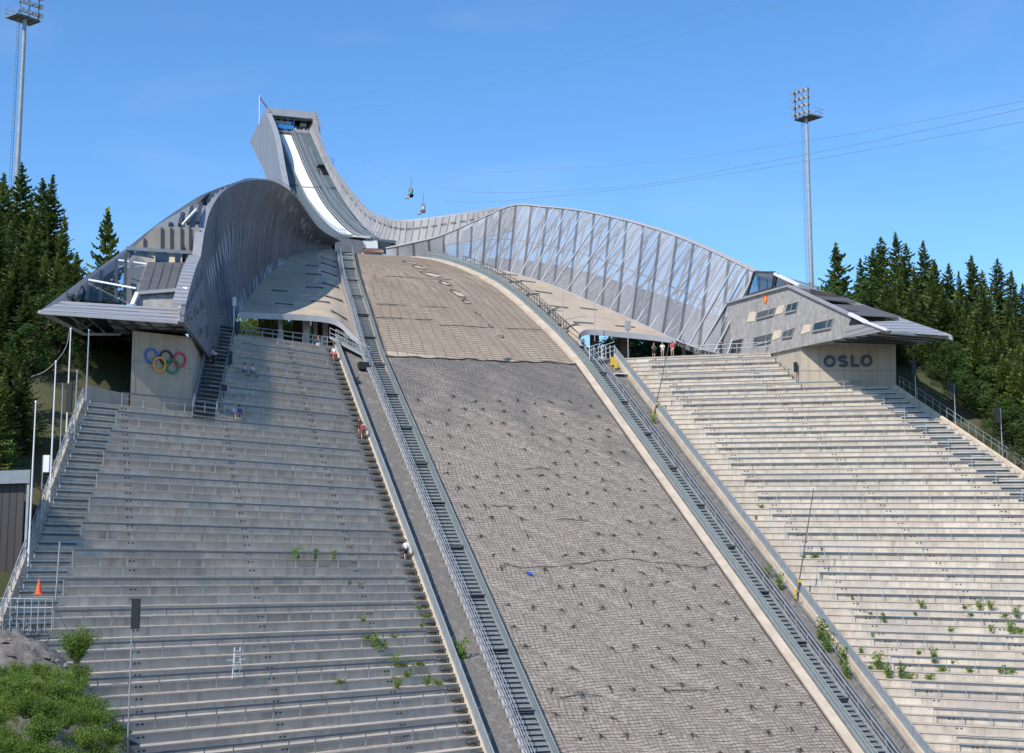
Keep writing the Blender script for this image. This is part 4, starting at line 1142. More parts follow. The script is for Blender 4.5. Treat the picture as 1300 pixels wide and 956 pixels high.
# ------------------------------------------------------------------ left pavilion (rings)
pv = thing('judges_pavilion', 'glass and steel pavilion jutting out above the five coloured rings', 'building', H(12, -21, 20))
m_ = MB(); rows = [[lerp(b, t, k/6) for b, t in zip(BF, TF)] for k in range(7)]
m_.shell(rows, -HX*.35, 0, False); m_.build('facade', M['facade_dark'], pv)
# slanted slot windows on the shaded facade (and the first metres of the wall)
def facp(u, v):      # u along 0..1 (front to wall), v up 0..1
    x = u*10; j = min(int(x), 9); f = x-j
    return lerp(lerp(BF[j], BF[j+1], f), lerp(TF[j], TF[j+1], f), v)
fn = (BF[10]-BF[0]).cross(TF[5]-BF[5]).normalized()
if fn.dot(HX) < 0: fn = -fn
for (u, v, du, dv) in ((.10, .52, .12, .16), (.30, .62, .12, .14), (.52, .70, .14, .14), (.78, .76, .14, .12), (.16, .18, .14, .17), (.42, .33, .14, .15), (.70, .44, .14, .13), (.55, .10, .12, .14), (.84, .16, .10, .16)):
    P = [facp(u, v)+fn*.06, facp(u+du, v+.02)+fn*.06, facp(u+du+.03, v+dv)+fn*.06, facp(u+.03, v+dv-.02)+fn*.06]
    b = MB()
    for a, c in zip(P, P[1:]+P[:1]): b.beam(a, c, .1, .1, fn)
    o = b.build('window', M['galv_dull'], pv)
    g = MB(); g.slab(P, -fn*.05); g.build('pane', M['slitglass'], o)
b = MB(); b.shell([[p for p in TF], [p-HX*1.2+UP*.05 for p in TF]], -UP*.3, 0, False); b.build('parapet', M['louvre'], pv)
# plinth below with the five rings
P0l = H(8.9, -23.7, 0); pnl = (-AX*.8813+HX*.4723).normalized()
pl_ = lambda x, y: hitp(x, y, P0l, pnl)
F = [pl_(165.5, 500), pl_(168.5, 420), pl_(243, 428), pl_(246, 512)]
F[0].z = OFF+10; F[3].z = OFF+9
b = MB(); b.slab(F, AX*15+HX*3.2); pll = b.build('plinth', M['plinth'], pv)
b = MB(); b.slab([pl_(166, 457.3)+pnl*.01, pl_(245, 468.4)+pnl*.01, pl_(245, 469.1)+pnl*.01, pl_(166, 458)+pnl*.01], pnl*.02)
for x in (170.5, 241): b.slab([pl_(x, 500), pl_(x+.5, 500), pl_(x+.5, 424), pl_(x, 424)], pnl*.02)
b.build('formwork_joint', mat('joint_brown', (.27, .235, .19), .9), pll)
ex = V((-pnl.y, pnl.x, 0)); ex = ex if ex.dot(HX) > 0 else -ex
rings = (('blue', (191.8, 451.9), (.02, .13, .50), 0), ('black', (210.1, 454.2), (.012, .012, .02), 0), ('red', (227.6, 456.6), (.62, .035, .08), 0), ('yellow', (200.9, 462.9), (.85, .33, .01), 1), ('green', (218, 465.4), (.01, .22, .07), 1))
for nm, c, colr, lev in rings:
    b = MB(); cc = pl_(*c); r = .62; N_ = 36; base = .06+lev*.07
    for i in range(N_):
        a0, a1 = 2*math.pi*i/N_, 2*math.pi*(i+1)/N_
        q = [cc+(ex*math.cos(a)+UP*math.sin(a))*rr+pnl*base for a, rr in ((a0, r-.085), (a1, r-.085), (a1, r+.085), (a0, r+.085))]
        b.slab(q, pnl*.10)
    b.build('ring', mat(nm+'_ring', colr, .5), pll)
# canopy of louvre boards
CT = (ons(80, 382, 9.5), ons(229, 391.5, 9.5)); CB = (ons(50, 394.5, 6.5), ons(226, 407, 6.5))
for k in range(4):
    a0, a1 = k/4+.015, (k+1)/4-.015
    b = MB(); b.slab([lerp(CT[0], CB[0], a0), lerp(CT[1], CB[1], a0), lerp(CT[1], CB[1], a1), lerp(CT[0], CB[0], a1)], -UP*.15+AX*.05); b.build('canopy_board', M['louvre'], pv)
b = MB(); b.slab([ons(227, 391, 8.5), ons(237, 391, 8.5), ons(235, 407.5, 6), ons(226, 407.5, 6)], AX*.35-UP*.1); b.build('canopy_end', M['louvre'], pv)
b = MB(); b.beam(CB[0]-UP*.15, CB[1]-UP*.15, .25, .3); b.build('canopy_lip', M['palegrey'], pv)
# soffit with framing
S0 = [ons(52, 396, 6.6), ons(228, 408.5, 6.6)]; S1 = [ons(107, 424.5, 11), ons(243, 424, 14)]
b = MB(); b.slab([lerp(S0[0], S0[1], .45), S0[1], S1[1], lerp(S1[0], S1[1], .3)], UP*.12); b.build('soffit', M['galv_dull'], pv)
b = MB()
for t in (.5, .62, .75, .9): b.beam(lerp(S0[0], S0[1], t)-UP*.15, lerp(S1[0], S1[1], t)-UP*.15, .22, .3)
for f in (.35, .7): b.beam(lerp(lerp(S0[0], S0[1], .45), lerp(S1[0], S1[1], .3), f)-UP*.12, lerp(S0[1], S1[1], f)-UP*.12, .15, .2)
b.beam(ons(172, 404, 7.5), ons(180, 424, 10.5), .3, .35)
b.build('soffit_beams', M['darksteel'], pv)
b = MB(); b.beam(ons(50, 395.5, 6.5), ons(107, 424.5, 10.5), .3, .25); b.beam(ons(107, 424.5, 10.5), ons(153, 424.5, 11.5), .15, .2); b.build('lower_edge', M['palegrey'], pv)
gl = [ons(62, 398, 7), ons(107, 423.5, 10.4), ons(152, 423.5, 11.4), ons(140, 402, 7.5)]
b = MB(); b.slab(gl, UP*.05); g = b.build('lower_glazing', M['glass'], pv)
b = MB()
for t in (.3, .6): b.beam(lerp(gl[0], gl[3], t), lerp(gl[1], gl[2], t), .12, .12)
b.tube([ons(93, 401, 8), ons(103, 419, 10)], .1, 5); b.tube([ons(103, 419, 10), ons(107, 401, 8)], .1, 5); b.tube([ons(103, 419, 10), ons(118, 410, 9)], .1, 5)
b.build('frame', M['palegrey'], g)
# sloping roof hatch and its framing
b = MB(); hq = [ons(187.5, 332.5, 19), ons(241, 333.5, 19), ons(232.5, 366.5, 10.5), ons(175, 371, 10.5)]
b.slab(hq, -UP*.2); h_ = b.build('roof_panel', M['hatch'], pv)
b = MB()
for t in (.2, .4, .6, .8): b.beam(lerp(hq[0], hq[1], t)+UP*.03, lerp(hq[3], hq[2], t)+UP*.03, .05, .04)
b.build('seam', M['hatch'], h_)
b = MB(); b.beam(ons(174, 372, 10.3), ons(233, 367.5, 10.3), .25, .3); b.build('cross_beam', M['palegrey'], pv)
b = MB(); b.beam(ons(174.5, 372, 10.4), ons(168, 387.5, 9.4), .35, .3); b.beam(ons(235.5, 366, 9.8), ons(231, 392, 8.6), .4, .35); b.build('white_strut', M['white'], pv)
b = MB(); b.slab([ons(178, 373, 10.8), ons(231, 369, 10.8), ons(227, 392, 10.2), ons(172, 388, 10.2)], AX*.2); b.build('panel', M['facade_grey'], pv)
# upper floors seen inside the open flank
M['warmgrey'] = mat('warm_grey_boarding', (.36, .32, .27), .7, var=(.30, .27, .23), scale=.6)
b = MB(); b.slab([ons(168, 316, 25.5), ons(252, 321, 25.5), ons(254, 289, 25.5), ons(197, 287.5, 25.5)], AX*.25); w1 = b.build('upper_wall', M['warmgrey'], pv)
b = MB()
for x in (182, 204, 216, 229, 240):
    yt = max(289, 316-(x-168)*.95)
    b.slab([ons(x, 317, 25.4), ons(x+3.2, 317.3, 25.4), ons(x+3.2, yt, 25.4), ons(x, yt, 25.4)], -AX*.03)
b.build('dark_slit', M['darksteel'], w1)
b = MB(); b.beam(ons(160, 315.5, 24.5), ons(252, 321.5, 24.5), .4, .35); b.build('floor_beam', M['galv_dull'], pv)
b = MB(); b.slab([ons(170, 318, 26), ons(247, 323, 26), ons(243, 352, 25), ons(168, 347, 25)], AX*.25); w2 = b.build('gallery_wall', M['cream'], pv)
for (x0, y0, x1, y1) in ((174.5, 319.5, 187, 345), (197, 320.5, 212, 332.5), (222, 322, 227, 334)):
    b = MB(); P = [ons(x0, y0, 25.7), ons(x1, y0+.6, 25.7), ons(x1, y1, 25.4), ons(x0, y1, 25.4)]; b.slab(P, -AX*.05); o = b.build('window', M['bluewin'], w2)
b = MB(); b.slab([ons(161, 319, 25), ons(196, 326, 25), ons(186, 386, 17), ons(158, 386, 17)], AX*.2); b.build('stair_wall', M['warmgrey'], pv)
b = MB(); b.tube([ons(168, 320, 25), ons(163, 330, 24), ons(164, 362, 22)], .18, 6); b.build('drain_pipe', M['darksteel'], pv)
# stair and posts between the roof edge and the rim
b = MB()
for (x0, y0, x1, y1) in ((216, 286, 218, 281), (228, 286, 232, 271), (239, 284, 244, 263), (251, 283, 255, 258)): b.beam(ons(x0, y0, 26), ons(x1, y1, 31), .35, .35)
b.build('roof_posts', M['darksteel'], pv)
b = MB(); b.beam(ons(231, 286, 26), ons(249, 266, 28), .22, .2); b.build('white_brace', M['white'], pv)
b = MB()
for i in range(10): 
    p = lerp(ons(240, 300, 27), ons(257, 262, 33), i/9); b.box(p, HX*.8, AX*.25, UP*.06)
b.tube([ons(236, 297, 26.5), ons(253, 259, 32.5)], .05, 5)
b.build('inner_stair', M['galv'], pv)
b = MB(); b.slab([ons(196, 288, 26.5), ons(255, 290, 26.5), ons(266, 262, 33), ons(240, 262, 33)], AX*.1); 
b.build('inner_floor', M['galv_dull'], pv)
# side glazing under the roof edge
gl = [ons(96, 380, 10.5), ons(172, 386.5, 10), ons(172, 370, 12), ons(186, 333, 19), ons(166, 316, 24), ons(140, 334, 20), ons(112, 355, 16)]
b = MB()
b.poly([gl[0], gl[1], gl[2], gl[3], gl[4], gl[5], gl[6]]); g = b.build('side_glazing', M['glass'], pv)
b = MB(); b.beam(ons(113, 355, 15.5), ons(173, 366, 11.5), .16, .16); b.beam(ons(150, 330, 20), ons(187, 335, 18.5), .14, .14); b.build('cross_strut', M['white'], g)
b = MB()
for (x0, y0, x1, y1) in ((110, 381, 112, 357), (127, 383, 129, 344), (147, 385, 148, 330), (158, 386, 160, 322), (88, 378, 98, 368)): b.beam(ons(x0, y0, 11), ons(x1, y1, 19), .3, .28)
for (x0, y0, x1, y1) in ((96, 380, 104, 362), (104, 362, 112, 381)): b.tube([ons(x0, y0, 11), ons(x1, y1, 15)], .08, 5)
b.build('mullion', M['darksteel'], g)
# gallery floor behind the glass
b = MB(); b.slab([H(8, -30.5, 20.3), H(8, -20.5, 20.3), H(26, -17, 20.6), H(26, -27, 20.6)], -UP*.25); b.build('gallery_floor', M['galv_dull'], pv)
# ------------------------------------------------------------------ trees
def spruce(seed, Hh, rad, dens=1., droop=.35, name='spruce'):
    rnd = random.Random(seed)
    root = thing(name, None, None, (0, 0, 0))
    t = MB(); n = 10
    bend = [V((rnd.uniform(-.05, .05), rnd.uniform(-.05, .05), 0)) for _ in range(n)]
    t.tube([V((0, 0, -1.0+(Hh+.6)*i/(n-1)))+bend[i]*2 for i in range(n)], [max(.03, Hh*.016*(1-i/(n-1))) for i in range(n)], 6)
    t.build('trunk', M['bark'], root)
    c = MB(); z = Hh*.05+rnd.uniform(0, .3)
    while z < Hh:
        f = z/Hh
        L0 = rad*(1-f)**.82*(.55+.45*min(1, f*9))+.12
        nb = max(3, int((5+7*(1-f))*dens))
        a0 = rnd.uniform(0, 6.28)
        for k in range(nb):
            a = a0+6.283*k/nb+rnd.uniform(-.35, .35)
            L_ = L0*(1+.22*math.sin(a*2+seed+z*.35)+.16*math.sin(z*1.3+seed*2+a))*rnd.choice((.62, .8, .95, 1.05, 1.2))*rnd.uniform(.85, 1.12)
            if rnd.random() < .06: continue
            dx, dy = math.cos(a), math.sin(a); px_, py_ = -dy, dx
            m = max(2, int(L_/.42)); up0 = rnd.uniform(-.05, .25)+.5*f
            zz = z+rnd.uniform(-.15, .15)
            def pt(t):  # bough axis: rises a little, then hangs, tip turns up
                return V((dx*L_*t, dy*L_*t, zz+L_*(up0*t-droop*1.7*t*t*(1-f*.6)+.22*t**4)))
            wd = .20+.42*min(1, L_/2.2)
            for i in range(m):
                ta, tb = (i+.05)/m, min(1.06, (i+1.35)/m)
                A_, B_ = pt(ta), pt(tb)
                sp = wd*(1-.65*ta)*rnd.uniform(.75, 1.25)
                for sgn in (-1, 1):
                    tip = lerp(A_, B_, .75)+V((px_, py_, 0))*sp*sgn*rnd.uniform(.8, 1.2)-UP*sp*rnd.uniform(.15, .75)
                    c.add([A_+UP*.03, B_+UP*.02, tip], [(0, 1, 2)])
                if rnd.random() < .75:
                    hang = lerp(A_, B_, .5)+V((px_, py_, 0))*rnd.uniform(-.2, .2)-UP*rnd.uniform(.25, .6)*(1-.5*f)
                    c.add([A_, B_, hang], [(0, 1, 2)])
        z += (.30+.34*(1-f))*rnd.uniform(.8, 1.2)
    for k in range(10):
        a = k*2.4; p = V((0, 0, Hh-.9+.1*k)); c.add([p, p+UP*.5, p+V((math.cos(a)*.28, math.sin(a)*.28, .30))], [(0, 1, 2)])
    c.add([V((-.05, 0, Hh-.4)), V((.05, 0, Hh-.4)), V((0, 0, Hh+.55))], [(0, 1, 2)])
    c.build('crown', M['needle'], root)
    return root
def broadleaf(seed, Hh, rad, leafmat='leaf', name='broadleaf_tree', n=5200, lsz=.34):
    rnd = random.Random(seed); root = thing(name, None, None, (0, 0, 0))
    t = MB(); lobes = []
    t.tube([V((0, 0, -.8)), V((.1, .05, Hh*.3)), V((-.05, .1, Hh*.6)), V((.05, 0, Hh*.85))], [Hh*.02, Hh*.016, Hh*.01, .03], 6)
    for k in range(13):
        a = k*2.4+rnd.uniform(-.4, .4); f = .28+.66*k/12; L_ = rad*(1.05-.75*abs(f-.5))*rnd.uniform(.5, .95)
        q = V((math.cos(a)*L_, math.sin(a)*L_, Hh*f)); lobes.append((q, rad*rnd.uniform(.32, .52)*(1.15-.5*f)))
        t.tube([V((0, 0, Hh*f*.55)), lerp(V((0, 0, Hh*f*.7)), q, .5), q], [.11, .07, .03], 5)
    t.build('trunk', M['bark'], root)
    c = MB()
    for i in range(n):
        q, r = rnd.choice(lobes)
        d = V((rnd.gauss(0, 1), rnd.gauss(0, 1), rnd.gauss(0, .85))).normalized()*r*rnd.uniform(.45, 1.08)**.6
        p = q+d; s = lsz*rnd.uniform(.6, 1.2)
        u = V((rnd.uniform(-1, 1), rnd.uniform(-1, 1), rnd.uniform(-.6, .6))).normalized(); v = u.cross(d if d.length > .01 else UP).normalized()
        c.add([p-u*s*.5, p+v*s*.3, p+u*s*.5, p-v*s*.3], [(0, 1, 2, 3)])
    c.build('crown', M[leafmat], root)
    return root
random.seed(21)
protos = [spruce(1, 22, 4.9, 1.25), spruce(2, 20, 4.2, 1.3, .42), spruce(3, 24, 5.4, 1.2, .38), spruce(4, 17, 3.9, 1.3, .3), spruce(5, 14, 3.5, 1.3, .3), spruce(6, 21, 5.2, 1.0, .5)]
bprot = [broadleaf(31, 11, 4.2), broadleaf(32, 8, 3.6, n=4200), broadleaf(33, 13, 4.6, n=6000)]
used = set()
def plant(proto, loc, sc, label, cat, group=None, rz=None, sz=None):
    if proto.name not in used: used.add(proto.name); o = proto
    else: o = copy_tree(proto)
    o.location = loc; o.rotation_euler = (0, 0, random.uniform(0, 6.28) if rz is None else rz)
    q_ = random.uniform(.85, 1.2); o.scale = (sc*(sz or 1)*q_, sc*(sz or 1)*q_, sc)
    tag(o, label, cat); 
    if group: o['group'] = group
    elif 'group' in o: del o['group']
    return o
PH = [22, 20, 24, 17, 14, 21]
def tree_at(px, pytop, Y, base, k, label, group=None, sz=None):
    top = at(px, pytop, Y); base = terr(top.x, top.y)-.2; Hh = max(7.5, top.z-(base+OFF))
    return plant(protos[k], (top.x, top.y, base+OFF), Hh/PH[k], label, 'tree', group, None, sz)
GL = 'dense dark spruce in the forest at the left edge, beside the ringed pavilion'
gl_ = 'spruces of the left forest'
tree_at(28, 210, 172, 16, 2, 'tall shaggy spruce standing right at the foot of the left floodlight mast', None, .9)
tree_at(67, 226, 160, 13, 1, 'slim pointed spruce with a narrow double top, right of the left floodlight mast', None, .95)
tree_at(55, 232, 170, 14, 3, GL, gl_, 1.1); tree_at(5, 222, 166, 14, 0, GL, gl_)
tree_at(137, 270, 212, 20.5, 4, 'lone small spruce seen against the sky above the roof of the ringed pavilion', None, .85)
for (px, py, Y, b, k) in ((-22, 235, 160, 12, 2), (14, 262, 150, 9, 0), (44, 268, 150, 9, 5), (82, 275, 152, 10, 0), (98, 322, 150, 9, 3), (-8, 300, 138, 5, 1), (22, 318, 136, 5, 2), (58, 320, 138, 6, 0), (86, 350, 140, 7, 3),
                          (2, 372, 124, 2, 1), (34, 378, 126, 2, 5), (-24, 385, 124, 2, 0), (94, 392, 140, 9, 4), (120, 352, 185, 18, 3), (105, 372, 175, 17, 1),
                          (15, 440, 116, -1, 3), (-14, 440, 114, -1.5, 1), (95, 330, 168, 15, 1), (-5, 250, 178, 16, 1), (40, 250, 182, 17, 2), (78, 300, 172, 15, 0), (30, 470, 112, -2.5, 4), (5, 500, 110, -3, 3), (-12, 520, 108, -3, 4), (20, 345, 130, 3.5, 1), (72, 350, 134, 5, 3), (68, 395, 158, 0, 1), (88, 405, 150, 0, 3), (104, 395, 160, 0, 0), (122, 398, 166, 0, 2), (140, 412, 168, 0, 1), (155, 415, 176, 0, 0), (56, 420, 140, 0, 3), (78, 430, 142, 0, 1), (98, 430, 150, 0, 4), (118, 432, 156, 0, 3), (134, 436, 164, 0, 4), (112, 402, 150, 11, 4), (132, 400, 158, 13, 4), (150, 420, 166, 15, 4)):
    tree_at(px, py, Y, b, k, GL, gl_)
for i, (px, py, Y, b, k, s) in enumerate(((125, 405, 158, 15.5, 1, .8), (112, 440, 146, 9.5, 1, .7), (100, 490, 128, 4, 1, .6), (140, 430, 170, 18, 0, .6), (118, 425, 152, 0, 0, .6), (130, 415, 162, 0, 2, .6), (150, 425, 172, 0, 2, .6), (160, 430, 176, 0, 0, .6), (104, 455, 138, 0, 1, .6), (112, 470, 134, 0, 1, .6))):
    p = at(px, py, Y); b = terr(p.x, p.y)-.2; plant(bprot[k], (p.x, p.y, b+OFF), max(.35, (p.z-b-OFF)/(11, 8, 13)[k]), 'leafy green bush in the shade under the roof of the ringed pavilion', 'bush', 'bushes under the left pavilion')
GRt = 'dense green spruce in the forest at the right edge, behind the OSLO grandstand'
gr_ = 'spruces of the right forest'
tree_at(1061, 312, 205, 21, 3, 'spruce with a slim top just right of the right floodlight mast', None, .95)
for (px, py, Y, b, k) in ((1092, 330, 212, 21, 1), (1118, 303, 218, 21, 2), (1108, 318, 206, 21, 0), (1137, 298, 214, 21, 0), (1150, 312, 204, 21, 5), (1172, 308, 206, 21, 2), (1186, 333, 200, 21, 3), (1160, 340, 194, 20, 1),
                          (1204, 338, 198, 20, 3), (1217, 346, 192, 20, 1), (1233, 326, 196, 20, 0), (1247, 345, 188, 19, 5), (1266, 330, 192, 19, 2), (1284, 345, 186, 18, 0), (1298, 362, 180, 18, 1), (1318, 338, 188, 18, 2),
                          (1125, 345, 190, 20, 3), (1142, 352, 184, 19, 5), (1180, 362, 178, 18, 0), (1200, 372, 172, 17, 2), (1226, 376, 170, 16, 1), (1256, 372, 170, 15, 0), (1280, 382, 164, 14, 2), (1302, 396, 160, 12, 0),
                          (1160, 405, 170, 17.5, 3), (1190, 420, 164, 16, 4), (1216, 418, 162, 15, 3), (1240, 415, 158, 13, 1), (1268, 425, 154, 11, 0), (1294, 432, 150, 9, 1), (1312, 420, 150, 8, 2), (1150, 398, 176, 0, 1), (1164, 392, 170, 0, 3), (1182, 405, 168, 0, 1), (1145, 405, 185, 0, 3), (1196, 425, 160, 0, 4), (1172, 425, 164, 0, 4), (1214, 440, 157, 0, 4), (1236, 450, 153, 0, 4), (1262, 462, 149, 0, 3), (1290, 490, 144, 0, 4), (1308, 500, 139, 0, 4), (1275, 505, 146, 0, 4), (1152, 420, 178, 19.5, 0), (1172, 395, 176, 19, 2), (1205, 400, 170, 17.5, 5), (1228, 400, 164, 15, 0), (1250, 395, 160, 13.5, 2), (1282, 410, 154, 10.5, 5), (1300, 440, 146, 8, 0), (1150, 455, 172, 18, 4), (1210, 450, 160, 14, 4), (1232, 455, 156, 12, 3), (1268, 465, 150, 9, 3), (1298, 475, 143, 6.5, 3), (1186, 445, 168, 17, 3), (1318, 450, 142, 6, 0), (1284, 470, 148, 8.5, 4), (1258, 480, 152, 10.5, 4)):
    tree_at(px, py, Y, b, k, GRt, gr_)
for (px, py, Y, k) in ((1345, 345, 178, 0), (1370, 350, 172, 2), (1392, 340, 180, 1), (1420, 352, 170, 5), (1450, 345, 172, 0), (1480, 350, 166, 2), (1340, 400, 156, 1), (1372, 410, 150, 3), (1405, 415, 146, 0), (1440, 405, 150, 2), (1350, 450, 140, 4), (1390, 460, 136, 3), (1430, 460, 134, 1), (1335, 500, 134, 4), (1370, 520, 130, 4)):
    tree_at(px, py, Y, 0, k, GRt, gr_)
p = at(1078, 352, 200); plant(bprot[0], (p.x, p.y, 21+OFF), (p.z-21-OFF)/11, 'pale green broadleaf tree between the spruces right of the right mast', 'tree')
for i, (px, py, Y, b, k) in enumerate(((1180, 465, 160, 14.5, 1), (1228, 492, 156, 11.5, 1), (1250, 510, 152, 9.5, 1), (1276, 520, 148, 7.5, 0), (1292, 545, 143, 5, 1), (1160, 475, 164, 15.5, 0), (1218, 505, 153, 11, 1), (1262, 535, 146, 7, 1), (1205, 505, 155, 0, 1), (1245, 535, 148, 0, 1), (1148, 462, 172, 0, 1))):
    p = at(px, py, Y); b = terr(p.x, p.y)-.2; plant(bprot[k], (p.x, p.y, b+OFF), max(.55, (p.z-b-OFF)/(11, 8, 13)[k]), 'bushy broadleaf tree below the spruces, behind the loudspeaker poles of the OSLO stand', 'tree', 'broadleaf trees at the right edge', None, 1.0)
# undergrowth and young spruces along the outer edges of the two stands
for i in range(46):
    right = i % 2 == 0
    z = random.uniform(-1, 17.5) if right else random.uniform(-4, 12.5)
    off = random.uniform(3.2, 9.5) if right else random.uniform(5.5, 11)
    P_ = eR(z)+RRv*(tR(z)+off) if right else eL(z)-RLv*(tL(z)+off)
    g_ = terr(P_.x, P_.y)-.2+OFF
    if random.random() < .42:
        hh = random.uniform(5.5, 10.5); k = random.choice((3, 4, 4, 1)); plant(protos[k], (P_.x, P_.y, g_), hh/PH[k], GRt if right else GL, 'tree', gr_ if right else gl_)
    else:
        hh = random.uniform(2.4, 4.6); k = random.choice((0, 1, 1)); plant(bprot[k], (P_.x, P_.y, g_), hh/(11, 8, 13)[k], 'low leafy bush on the slope just outside the OSLO stand' if right else 'low leafy bush on the slope just outside the ringed stand', 'bush', 'bushes outside the right stand' if right else 'bushes outside the left stand', None, 1.35)
for (w_, s_, hh) in ((61, 14, 5), (63, 17, 8), (60, 20, 6), (66, 15, 9), (64, 22, 9), (62.5, 10, 5), (68, 20, 11), (59.5, 23, 5), (70, 13, 10), (66, 8, 7)):
    P_ = H(s_, w_, 0); k = 1 if hh < 7 else 3
    if hh < 7: plant(bprot[1], (P_.x, P_.y, terr(P_.x, P_.y)-.2+OFF), hh/8, 'low leafy bush on the slope just outside the OSLO stand', 'bush', 'bushes outside the right stand', None, 1.3)
    else: plant(protos[3], (P_.x, P_.y, terr(P_.x, P_.y)-.2+OFF), hh/17, GRt, 'tree', gr_)
for (w_, s_, hh) in ((-31, 14, 6), (-34, 16, 9), (-29, 19, 4.5), (-33, 21, 8), (-27, 22, 4), (-37, 13, 9), (-36, 20, 11), (-30, 26, 6), (-35, 27, 11), (-39, 18, 11), (-32.5, 10, 4.5), (-26, 18, 3.2), (-40, 24, 13)):
    P_ = H(s_, w_, 0)
    if hh < 7: plant(bprot[1], (P_.x, P_.y, terr(P_.x, P_.y)-.2+OFF), hh/8, 'low leafy bush on the slope just outside the ringed stand', 'bush', 'bushes outside the left stand', None, 1.3)
    else: plant(protos[3], (P_.x, P_.y, terr(P_.x, P_.y)-.2+OFF), hh/17, GL, 'tree', gl_)
# greenery seen through the passages under the decks
for i, (px, py, s, hgt, k) in enumerate(((312, 404, 58, 4.6, 1), (326, 404, 60, 4.2, 1), (342, 404, 62, 4.4, 1), (368, 400, 64, 6.6, 0), (320, 402, 74, 6.5, 0), (380, 398, 72, 7.5, 2), (355, 398, 76, 8.5, 0), (804, 424, 70, 8.2, 0), (820, 424, 74, 9., 2), (832, 422, 66, 7.6, 1), (846, 425, 72, 8.5, 2), (860, 425, 66, 7.5, 0), (872, 428, 62, 6.5, 1), (812, 424, 60, 6., 1))):
    p = ons(px, py, s); P_ = V((p.x, p.y, 21.2+OFF))
    plant(bprot[k], P_, hgt*1.15/(11, 8, 13)[k], 'green bush seen through the left passage under the deck' if px < 600 else 'green bush seen through the right passage under the deck', 'bush', 'bushes behind the left passage' if px < 600 else 'bushes behind the right passage', None, 1.7)
for i, (px, py, s, k) in enumerate(((774, 428, 150, 4), (740, 434, 160, 4), (800, 432, 140, 4))):
    p = ons(px, py, s); plant(protos[k], (p.x, p.y, 21.2+OFF), max(.2, (p.z-21.2-OFF)/PH[k]), 'small distant spruce seen through the right passage', 'tree', 'distant spruces behind the right passage')
# bushes on the gravel mound in the lower left corner
def bush(seed, n, rad, hgt, matn, lsz, name='bush'):
    rnd = random.Random(seed); root = thing(name, None, None, (0, 0, 0)); t = MB(); c = MB()
    for k in range(16):
        a = rnd.uniform(0, 6.28); L_ = rad*rnd.uniform(.3, 1); hh = hgt*rnd.uniform(.55, 1.1)*(1-.35*L_/rad)
        q = V((math.cos(a)*L_, math.sin(a)*L_, hh)); m_ = V((q.x*.45, q.y*.45, hh*.6))
        t.tube([V((q.x*.15, q.y*.15, -.2)), m_, q], [.025, .018, .008], 4)
        for i in range(n//16):
            f = rnd.uniform(.15, 1.05); b = lerp(V((0, 0, 0)), m_, f*2) if f < .5 else lerp(m_, q, f*2-1)
            p = b+V((rnd.gauss(0, .16), rnd.gauss(0, .16), rnd.gauss(0, .14)))*rad*.8
            if p.z < 0: p.z = rnd.uniform(0, .2)
            s = lsz*rnd.uniform(.6, 1.3); u = V((rnd.uniform(-1, 1), rnd.uniform(-1, 1), rnd.uniform(-.2, .9))).normalized(); v = u.cross(V((rnd.uniform(-1, 1), rnd.uniform(-1, 1), .3))).normalized()
            c.add([p-u*s*.5, p+v*s*.26, p+u*s*.5, p-v*s*.26], [(0, 1, 2, 3)])
    t.build('stems', M['bark'], root); c.build('foliage', M[matn], root); return root
bb1 = bush(51, 6400, 1.35, 2.3, 'weedleaf', .115); bb2 = bush(52, 5200, 1.6, 1.2, 'weedleaf', .11); bb3 = bush(53, 4600, 1.3, 1.5, 'weedleaf', .12)
def bush_at(o, px, py, Y, sc, label, group=None, z=None):
    p = at(px, py, Y); c = o if o.name not in used else copy_tree(o); used.add(o.name)
    c.location = p; c.rotation_euler = (0, 0, random.uniform(0, 6)); c.scale = (sc,)*3
    tag(c, label, 'bush'); 
    if group: c['group'] = group
    elif 'group' in c: del c['group']
for i, (px, s_) in enumerate(((304, 53), (313, 56), (323, 53), (334, 56), (347, 58), (361, 56), (374, 58), (310, 62), (328, 63), (368, 64))):
    q = ons(px, 404, s_); c_ = copy_tree(bb1); used.add(bb1.name); c_.location = (q.x, q.y, 21.1+OFF); c_.scale = (2.3, 2.3, 3.7); c_.rotation_euler = (0, 0, i); tag(c_, 'green bush seen through the left passage under the deck', 'bush', 'bushes behind the left passage')  # bright weed leaf stands in for sunlight; these bushes lie in shade
used.discard(bb1.name)
bush_at(bb1, 98, 838, 80, .92, 'upright leafy green bush on the right shoulder of the gravel mound, beside the bicycle rack')
gm = 'low green shrub covering the lower left foot of the gravel mound'
for (px, py, Y, k, s) in ((30, 862, 74, 0, 1.1), (62, 868, 74, 0, 1.0), (12, 872, 73, 1, 1.0), (88, 872, 75, 1, 1.05), (112, 866, 77, 1, 1.1), (45, 892, 72, 0, 1.2), (100, 905, 72, 0, 1.2), (-6, 905, 71, 0, 1.1), (70, 925, 70, 1, 1.2), (130, 930, 71, 0, 1.1), (22, 945, 69, 0, 1.2), (165, 930, 74, 1, 1.), (115, 848, 80, 1, .9), (-20, 868, 74, 0, 1.), (95, 960, 69, 0, 1.1), (20, 850, 76, 1, .9), (48, 846, 76.5, 1, .8), (74, 850, 77, 1, .9), (4, 890, 72, 0, 1.1), (40, 880, 73, 1, 1.2), (75, 895, 73, 0, 1.2), (125, 890, 75, 0, 1.1), (105, 885, 75, 1, 1.1), (140, 905, 74, 0, 1.1), (-5, 930, 70, 0, 1.2), (50, 950, 69, 0, 1.2), (140, 955, 71, 0, 1.1)):
    bush_at((bb2, bb3)[k], px*.88-4, py+16, Y, s*.74, gm, 'shrubs on the gravel mound')

